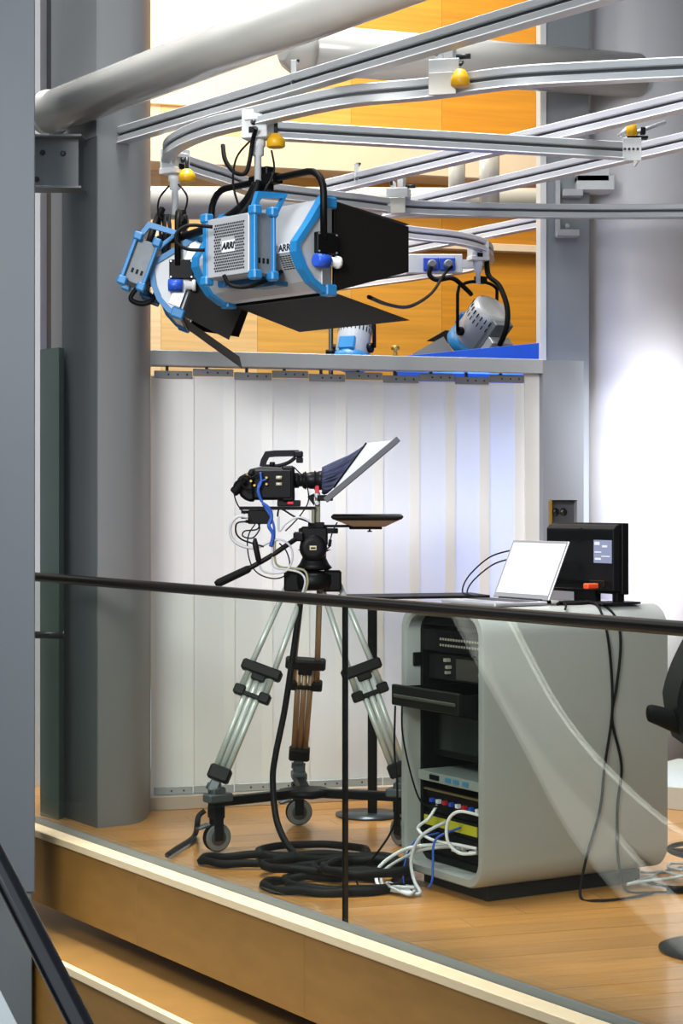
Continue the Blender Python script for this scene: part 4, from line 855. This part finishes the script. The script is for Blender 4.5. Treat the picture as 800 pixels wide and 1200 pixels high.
# floor coils
def ell(cx, cy, rx, ry, z, n=14, a0=0, a1=2 * math.pi, wob=1.5):
    return [fl(cx + rx * math.cos(a0 + (a1 - a0) * k / n) + R_.uniform(-wob, wob), cy + ry * math.sin(a0 + (a1 - a0) * k / n) + R_.uniform(-wob, wob) * .3, z) for k in range(n + 1)]
cable('stage_cable', ell(367, 999, 64, 9.5, .02), .017, CABLE, 'thick black cable coil lying alone nearest the wheels')
pile = [(ell(352, 1014, 118, 6, 0, 16, .3, 6.0), 'longest flat loop of thick black cable stretching left across the floor'),
        (ell(408, 1036, 74, 12, 0), 'thick black cable forming the outer turn of the floor pile'),
        (ell(425, 1030, 58, 8, 0), 'thick black cable forming the inner turn of the floor pile'),
        (ell(390, 1042, 82, 9, 0, 16, -.5, 5.4), 'thick black cable loop at the very front of the floor pile'),
        (ell(400, 1026, 92, 8, 0), 'thick black cable loop at the back of the floor pile'),
        (ell(430, 1040, 50, 9, 0), 'smallest thick black cable loop on top of the floor pile')]
for k, (pts, lb) in enumerate(pile):
    cable('stage_cable', [V((p.x, p.y, .017 + (.024, .018, .05, .02, .045, .078)[k] - .02 + .004 * math.sin(3 * i_))) for i_, p in enumerate(pts)], .0165, CABLE, lb)
cable('stage_cable', [at(240, 950, 7.56), at(233, 956, 7.55), at(231, 966, 7.52), fl(229, 977, .016), fl(222, 985, .02), fl(206, 995, .02), fl(196, 1002, .02)], .0115, CABLE, 'black cable trailing from the left wheel toward the glass')

# ================================================================== STANDING TABLE BEHIND
tb0 = V((at(432, 0, 8.42).x, 8.42, 0))
tab = thing('standing_table', 'narrow black standing table behind the tripod, close to the screen', 'table', tb0)
for dx in (0, .42):
    bm = new(); lathe(bm, [(.145, 0), (.15, .003), (.15, .010), (.02, .014)], tb0 + V((dx, dx * .3, 0)), (0, 0, 1), 36); obj('base_plate', bm, mat('table_base_grey', '3c4147', .3, .5), tab)
    bm = new(); p = tb0 + V((dx + .016, dx * .3, 0)); box(bm, (p.x - .021, p.y - .021, .01), (p.x + .021, p.y + .021, .972), .003); obj('post', bm, BLACKMET, tab)
tf = Fr(tb0 + V((-.07, -.12, 0)), (1, .27, 0), (-.27, 1, 0)); bm = new(); box(bm, (0, 0, .974), (.64, .26, .987), .003, tf); obj('table_top', bm, BLACK, tab)

# ================================================================== RACK DESK
E1 = V((.86, .51, 0)).normalized(); E2 = V((-E1.y, E1.x, 0)); DN = V((.488, 6.50, 0)); DF = Fr(DN, E1, E2)
DW, DL, DZ = .53, .83, 1.03
dk = thing('rack_desk', 'white rounded desk with an open equipment rack in its end', 'desk', DN)
def loop(o, zi, r, n=8): return rrect(o, zi, DW - o, DZ - (zi - .055) if False else DZ - o, r, n)
outer = rrect(0, .05, DW, DZ, .095, 8); inner = rrect(.035, .088, DW - .035, DZ - .038, .07, 8); mid = rrect(.006, .056, DW - .006, DZ - .006, .09, 8); midi = rrect(.027, .08, DW - .027, DZ - .03, .075, 8)
t = bmesh.new()
def ring(l, a): return [t.verts.new(DF(a, b, c)) for b, c in l]
rs = [ring(outer, DL), ring(outer, .012), ring(mid, .002), ring(midi, .002), ring(inner, .012), ring(inner, .42)]
for a_, b_ in zip(rs, rs[1:]):
    n = len(a_)
    for k in range(n): t.faces.new((a_[k], a_[(k + 1) % n], b_[(k + 1) % n], b_[k])).smooth = True
t.faces.new(rs[0]); t.faces.new(rs[-1])
bm = new(); merge(bm, t); obj('shell', bm, DESK, dk, smooth=40)
bm = new(); box(bm, (.07, .07, .0), (DL - .07, DW - .05, .05), .004, DF); obj('plinth', bm, RACK, dk)
# rack frame just inside
bm = new()
X0 = .065
for lo, hi in (((X0, .037, .092), (.41, .055, .985)), ((X0, DW - .055, .092), (.41, DW - .037, .985)), ((X0, .055, .955), (.41, DW - .055, .985)), ((X0, .055, .092), (.41, DW - .055, .115)), ((.40, .055, .115), (.415, DW - .055, .955))): box(bm, lo, hi, 0, DF)
obj('rack_frame', bm, RACK, dk)
bm = new()
for k in range(40): box(bm, (X0 - .001, .043, .13 + k * .0205), (X0 + .001, .049, .138 + k * .0205), 0, DF)
rh = obj('rack_holes', bm, mat('hole_grey', '3a3a3a', .5), dk); rh['kind'] = 'stuff'
bm = new(); box(bm, (.03, DW - .045, .80), (.07, DW - .036, .85), .003, DF); obj('hinge', bm, RACK, dk)
def unit(name, label, cat, z0, z1, x0=X0, m=RACKGREY, b0=.057, b1=DW - .057, dpt=.28):
    u = thing(name, label, cat, DF(x0, (b0 + b1) / 2, z0))
    bm = new(); box(bm, (x0, b0, z0), (x0 + dpt, b1, z1), .002, DF); obj('case', bm, m, u); return u
def bits(u, name, m, cells, x, dep=.004):
    for (b, z, wb, wz) in cells:
        bm = new(); box(bm, (x - dep, b - wb / 2, z - wz / 2), (x + .001, b + wb / 2, z + wz / 2), 0, DF); obj(name, bm, m, u)
u = unit('patch_panel', 'black patch panel with pale sockets at the top of the rack', 'patch panel', .86, .94, m=RACK)
for r in range(2): bits(u, 'jack', mat('pale_jack', '9a9484', .5), [(.10 + k * .017, .885 + r * .022, .007, .008) for k in range(16)], X0)
u = unit('rack_unit', 'dark grey box above the pull-out tray in the rack', 'rack unit', .755, .85, x0=.09, m=RACKGREY)
bits(u, 'cover_plate', mat('cover_grey', '3d3a34', .5), [(.22, .80, .14, .075)], .09)
bits(u, 'jack', mat('pale_jack', '9a9484'), [(.34, .83, .018, .012), (.33, .805, .012, .012), (.335, .785, .010, .010), (.12, .79, .016, .012)], .09, .02); bits(u, 'yellow_jack', YELLOW, [(.085, .782, .018, .010)], .09, .02)
# pull-out tray
u = thing('equipment_tray', 'black pull-out tray sticking out of the desk end', 'tray', DF(-.06, .26, .66))
bm = new(); box(bm, (-.065, .055, .662), (-.045, DW - .04, .738), .004, DF); obj('front_panel', bm, mat('drawer_black', '171813', .4, .1), u)
bm = new(); box(bm, (-.045, .06, .664), (.30, DW - .055, .676), 0, DF); box(bm, (-.045, .06, .676), (.30, .066, .73), 0, DF); box(bm, (-.045, DW - .061, .676), (.30, DW - .055, .73), 0, DF); obj('tray', bm, BLACK, u)
bm = new(); box(bm, (-.070, .07, .692), (-.065, DW - .06, .704), .002, DF); obj('grip_strip', bm, mat('grip_grey', '55564e', .4, .4), u)
u = unit('rack_unit', 'black blank case under the pull-out tray in the rack', 'rack unit', .47, .65, x0=.11, m=RACK)
bits(u, 'cover_plate', mat('dark_green_glass', '1b2320', .2), [(.28, .56, .30, .13)], .11); bits(u, 'jack', mat('pale_jack', '9a9484'), [(.10, .52, .024, .02)], .11, .015)
u = unit('sound_mixer', 'pale grey mixer with blue keys on the middle rack shelf', 'mixer', .385, .42, x0=.04, m=mat('mixer_grey', '8d9591', .5), dpt=.3)
bits(u, 'dark_display', BLACK, [(.36, .403, .06, .018)], .04); bits(u, 'blue_key', mat('blue_key', '3f7fa8', .5), [(.27, .403, .035, .016), (.22, .403, .035, .016), (.16, .403, .035, .016)], .04)
u = unit('rack_unit', 'rack unit with a row of coloured sockets below the mixer', 'rack unit', .265, .345, x0=.08, m=RACK)
for k in range(9): bits(u, 'socket', [RED, PAPER, PLUGBLUE][k % 3], [(.09 + k * .042, .31, .016, .014)], .08, .015)
bm = new(); box(bm, (.065, .06, .346), (.08, DW - .06, .352), 0, DF); obj('edge_strip', bm, mat('dull_brass', '8d7a55', .4, .5), u)
u = unit('rack_unit', 'rack unit with a yellow strip across its face', 'rack unit', .205, .262, x0=.07, m=RACK)
bits(u, 'yellow_strip', YELLOWTAG, [(.30, .235, .34, .035)], .07)
u = unit('rack_unit', 'lowest black rack unit behind the tangled white cables', 'rack unit', .118, .20, x0=.08, m=RACK)
bits(u, 'plug', PAPER, [(.15, .16, .014, .014), (.22, .15, .012, .012), (.20, .17, .012, .012), (.26, .155, .014, .012)], .08, .03)
# rack cables spilling out
def dc(a, b, c): return DF(a, b, c)
rc = [(CABLEWHITE, .006, [dc(.05, .36, .30), dc(.0, .34, .26), dc(-.02, .38, .22), dc(-.01, .30, .19), dc(.03, .18, .185), dc(.06, .12, .18)], 'white cable looping across the yellow strip'),
      (CABLEWHITE, .006, [dc(.06, .10, .30), dc(.01, .16, .31), dc(-.01, .20, .27), dc(-.01, .20, .2), dc(.02, .17, .16), dc(.06, .12, .165)], 'white cable bow at the right of the rack opening'),
      (CABLEGREY, .007, [dc(.05, .30, .25), dc(-.03, .34, .2), dc(-.06, .36, .12), dc(-.07, .33, .05), dc(-.09, .26, .012), dc(-.12, .34, .012), dc(-.08, .42, .012), dc(-.05, .33, .016)], 'grey cable dropping over the rack lip to the floor'),
      (CABLEWHITE, .007, [dc(.06, .28, .17), dc(-.03, .36, .16), dc(-.06, .46, .12), dc(-.10, .52, .06), dc(-.13, .48, .014), dc(-.15, .36, .014), dc(-.12, .26, .016)], 'white cable looping widest left out of the rack'),
      (CABLEGREY, .006, [dc(.06, .26, .165), dc(-.02, .34, .15), dc(-.06, .44, .10), dc(-.10, .49, .05), dc(-.13, .44, .014), dc(-.14, .33, .03), dc(-.10, .28, .03)], 'pale grey cable inside the widest white loop'),
      (CABLEBLUE, .005, [dc(.06, .22, .24), dc(-.02, .26, .2), dc(-.04, .25, .12), dc(-.05, .24, .06), dc(-.06, .25, .03)], 'blue cable hanging over the rack lip'),
      (CABLEGREY, .006, [dc(-.10, .30, .012), dc(-.13, .40, .03), dc(-.16, .35, .03), dc(-.14, .26, .014), dc(-.10, .28, .02)], 'small grey cable coil on the floor under the rack'),
      (CABLEBLUE, .004, [dc(.06, .36, .2), dc(-.02, .40, .17), dc(-.06, .41, .08), dc(-.08, .38, .02)], 'thin dark blue cable left of the grey drop')]
for m, r, pts, lb in rc: cable('rack_cable', pts, r, m, lb)
cable('rack_cable', [dc(-.06, .47, .66), dc(-.07, .46, .5), dc(-.07, .44, .36), dc(-.06, .48, .22), dc(-.09, .56, .10), dc(-.13, .62, .02), dc(-.20, .50, .008)], .004, CABLE, 'thin black cable hanging from the pull-out tray to the floor')
cable('rack_cable', [dc(-.05, .44, .66), dc(-.04, .45, .55), dc(-.02, .42, .40), dc(.0, .38, .31), dc(.05, .34, .30)], .0035, CABLE, 'thin black cable from the tray into the rack sockets')
# ---- laptop
HL = DF(.365, .455, DZ); hdir = -E2; fdir = -E1
lp = thing('laptop', 'open silver laptop with glaring screen on the white desk', 'laptop', HL)
LF = Fr(HL, hdir, fdir)
bm = new(); box(bm, (0, .0, .003), (.345, .235, .016), .004, LF); obj('base', bm, LAPTOP, lp)
bm = new(); box(bm, (.02, .03, .016), (.325, .13, .0172), 0, LF); obj('keyboard', bm, KEYS, lp)
bm = new(); box(bm, (.12, .145, .016), (.225, .215, .0168), 0, LF); obj('touchpad', bm, mat('touchpad', '9a9aa0', .4, .4), lp)
tl = math.radians(24); up = (V((0, 0, 1)) * math.cos(tl) - fdir * math.sin(tl)); nf = (fdir * math.cos(tl) + V((0, 0, 1)) * math.sin(tl))
LS = Fr(HL + V((0, 0, .016)), hdir, nf, up)
bm = new(); box(bm, (0, -.006, .004), (.345, .001, .236), .002, LS); lid = obj('lid', bm, LAPTOP, lp)
bm = new(); box(bm, (.012, .001, .022), (.333, .002, .225), 0, LS); obj('screen', bm, SCREEN, lid)
bm = new(); cyl(bm, LS(.04, -.002, .002), LS(.305, -.002, .002), .006, 10); obj('hinge', bm, KEYS, lid)
for k_, (x_, pl_) in enumerate(((.36, 'black plug lying right of the laptop hinge'), (.40, 'black plug beside the orange-red plug on the desk'))):
    bm = new(); box(bm, (x_ + .04, .20 - .07 * k_, DZ + .001), (x_ + .09, .22 - .07 * k_, DZ + .014), .003, DF); tag(obj('cable_plug', bm, BLACK), pl_, 'plug')
# ---- monitor seen from behind
MF = Fr(DF(.63, .05, DZ), E2, -E1)         # a along width, b towards the viewer side (back of the monitor), c up
mo = thing('monitor', 'black monitor turned away, its back to the laptop', 'monitor', DF(.63, .25, DZ))
bm = new(); box(bm, (0, -.06, .035), (.43, -.028, .298), .003, MF); obj('front_shell', bm, BLACK, mo)
bm = new(); prism(bm, [MF(a, b, c) for a, b, c in ((.012, -.028, .045), (.012, .004, .05), (.012, .004, .275), (.012, -.010, .290), (.012, -.028, .294))], E2 * .405, .002); bs = obj('back_shell', bm, mat('monitor_back', '141517', .5, var=.08, vscale=40), mo)
bm = new()
for k in range(9):
    z = .235 + k * .006 if k < 6 else .065 + (k - 6) * .008; box(bm, (.02, .004, z), (.41, .0055, z + .002), 0, MF)
obj('rib', bm, BLACK, bs)
bm = new(); box(bm, (.02, .0045, .15), (.125, .006, .235), 0, MF); lb_ = obj('rating_label', bm, LABELGREY, bs)
for a, z, wa, wz in ((.105, .222, .03, .012), (.06, .212, .03, .008), (.10, .19, .04, .005), (.055, .175, .05, .004), (.10, .165, .035, .008)):
    bm = new(); box(bm, (a - wa / 2, .006, z - wz / 2), (a + wa / 2, .0066, z + wz / 2), 0, MF); obj('label_mark', bm, PAPER, lb_)
for a, z in ((.21, .14), (.21, .23), (.30, .14), (.30, .23), (.06, .07), (.2, .275)):
    bm = new(); lathe(bm, [(.005, 0), (.005, .002)], MF(a, .0045, z), -E1, 8); obj('screw', bm, RACKGREY, bs)
bm = new(); box(bm, (.06, .0, .06), (.15, .010, .085), .002, MF); obj('port_block', bm, RACKGREY, bs)
bm = new(); box(bm, (.02, -.055, .006), (.05, -.02, .1), .002, MF); box(bm, (-.01, -.11, .0), (.11, .075, .008), .003, MF); box(bm, (.15, -.05, .0), (.28, -.02, .06), .003, MF); obj('stand', bm, BLACK, mo)
bm = new(); box(bm, (.085, .012, .055), (.115, .065, .075), .004, MF); tag(obj('cable_plug', bm, ORANGE), 'orange-red cable plug behind the monitor on the desk', 'plug')
# desk-top cables
top = DZ + .006
cable('desk_cable', [LS(.02, -.008, .19), LS(-.09, -.06, .215), LS(-.24, -.08, .19), LS(-.30, -.06, .10), LS(-.24, -.02, .02), LS(-.13, .0, .0), LS(-.03, -.03, -.008)], .003, CABLE, 'outer thin black cable loop left of the laptop')
cable('desk_cable', [LS(.02, -.008, .15), LS(-.07, -.06, .18), LS(-.20, -.08, .16), LS(-.26, -.06, .08), LS(-.20, -.02, .012), LS(-.06, .0, -.006)], .003, CABLE, 'inner thin black cable loop left of the laptop')
cable('desk_cable', [DF(.60, .14, top), DF(.50, .10, top), DF(.44, .13, top), DF(.40, .10, top)], .006, CABLE, 'black cable lying between laptop and monitor')
cable('desk_cable', [DF(.62, .17, top), DF(.53, .20, top), DF(.47, .16, top), DF(.40, .05, top), DF(.38, .03, DZ - .01)], .004, CABLE, 'thin black cable from the monitor toward the desk edge')
for k, (o, l) in enumerate(((0, 'left one of two black cables hanging down the side of the desk'), (.03, 'right one of two black cables hanging down the side of the desk'))):
    a = .56 + o
    low = [DF(a - .05, -.006, .30), DF(a - .12, -.012, .12), DF(a - .18, -.06, .008), DF(a - .16, -.14, .008), DF(a - .05, -.16, .008), DF(a + .08, -.14, .008)] if k == 0 else [DF(a - .0, -.006, .30), DF(a + .0, -.01, .12), DF(a + .0, -.05, .012), DF(a + .04, -.12, .008), DF(a + .10, -.15, .008), DF(a + .45, -.34, .008)]
    cable('side_cable', [DF(a + .02, .20, top), DF(a, .12, top), DF(a - .01, .06, DZ + .0), DF(a - .02 + o, .012, DZ - .05), DF(a - .01 + o * .8, -.007, DZ - .14), DF(a + .005 - o * .3, -.007, .74), DF(a + .002 - o * .9, -.007, .62), DF(a - .03 + o * 1.6, -.007, .45)] + low, .005, CABLE, l)
bm = new(); cyl(bm, DF(.70, -.15, .014), DF(.76, -.18, .014), .013, 10); tag(obj('cable_connector', bm, BLACK), 'black cable connector lying on the floor right of the desk', 'connector')
fc = [(CABLEGREY, [(750, 1022), (770, 1022), (790, 1018), (812, 1012)], 'grey cable leaving the desk foot at the far right'), (CABLE, [(745, 1030), (768, 1036), (790, 1040), (815, 1038)], 'black cable nearest the stool on the floor, right of the desk'),
      (CABLEGREY, [(742, 1034), (762, 1028), (775, 1022), (795, 1026), (815, 1030)], 'pale cable in the tangle right of the desk foot'), (CABLEWHITE, [(735, 1036), (760, 1032), (780, 1030), (815, 1024)], 'white cable in the tangle right of the desk foot'), (CABLEGREY, [(800, 1012), (785, 1012), (784, 1017), (800, 1020)], 'small grey cable loop at the right edge of the floor')]
for k, (m, pts, lb) in enumerate(fc): cable('floor_cable', [fl(x, y, .008 + .004 * k) for x, y in pts], .006, m, lb)

# ================================================================== STOOL (cut by the right edge)
SX = V((1.165, 5.87, 0))
so = thing('bar_stool', 'black swivel stool with armrest and disc base, cut by the right edge', 'stool', SX)
bm = new(); lathe(bm, [(.165, 0), (.172, .004), (.172, .012), (.15, .018), (.03, .03)], SX, (0, 0, 1), 40); obj('disc_base', bm, mat('stool_base', '1f2226', .3, .5), so)
bm = new(); cyl(bm, SX + V((0, 0, .02)), SX + V((0, 0, .66)), .025, 16); obj('column', bm, BLACKMET, so)
bm = new(); tube(bm, [SX + V((.14 * math.cos(a * math.pi / 16), .14 * math.sin(a * math.pi / 16), .315)) for a in range(32)], .008, 8, True); cyl(bm, SX + V((-.14, 0, .315)), SX + V((.14, 0, .315)), .007, 8); obj('footrest', bm, BLACKMET, so)
bm = new(); lathe(bm, [(.10, .655), (.135, .665), (.15, .69), (.15, .72), (.13, .735)], SX + V((.03, 0, 0)), (0, 0, 1), 32); obj('seat', bm, RUBBER, so)
bm = new(); pts = []
for k in range(11):
    s = k / 10; pts.append(SX + V((-.10 - .045 * math.sin(math.pi * (s * .8 + .1)) + .09 * max(0, s - .4) + .02, -.02, .665 + .33 * s)))
sweep(bm, pts, [(-.13, -.02), (.13, -.02), (.13, .02), (-.13, .02)], up=(1, 0, 0)); obj('backrest', bm, BLACK, so, smooth=40)
bm = new(); tube(bm, catmull([SX + V((-.10, -.06, .71)), SX + V((-.16, -.06, .735)), SX + V((-.205, -.06, .75)), SX + V((-.222, -.06, .752))], 4), [.032, .033, .033, .033, .032, .031, .030, .029, .028, .027, .024, .020, .012], 14); obj('armrest', bm, RUBBER, so)

# ================================================================== STAIR HANDRAIL (near, bottom left)
h0 = at(-70, 880, 3.9); h1 = at(125, 1260, 3.6)
sr = thing('stair_handrail', 'blue-black stair handrail slanting across the bottom left corner', 'handrail', h1)
bm = new(); d = (h1 - h0).normalized(); sweep(bm, [h0, h1], [(x * .027, y * .02) for x, y in [(math.cos(k * math.pi / 12), math.sin(k * math.pi / 12)) for k in range(24)]], up=(0, 0, 1)); obj('rail', bm, STAIRRAIL, sr, smooth=60)
s0_ = at(-40, 1080, 4.6); s1_ = at(28, 1215, 4.4); bm = new(); dd = (s1_ - s0_).normalized(); nn = V((-1, .25, 0)).normalized(); prism(bm, [s0_, s1_, s1_ + V((-.25, .05, -.02)), s0_ + V((-.25, .05, -.02))], (0, .03, -.04), .002); tag(obj('stair_stringer', bm, mat('pale_stringer', 'a9b0b2', .4, .2)), 'pale metal stair stringer under the slanting handrail at the bottom left', 'stringer')
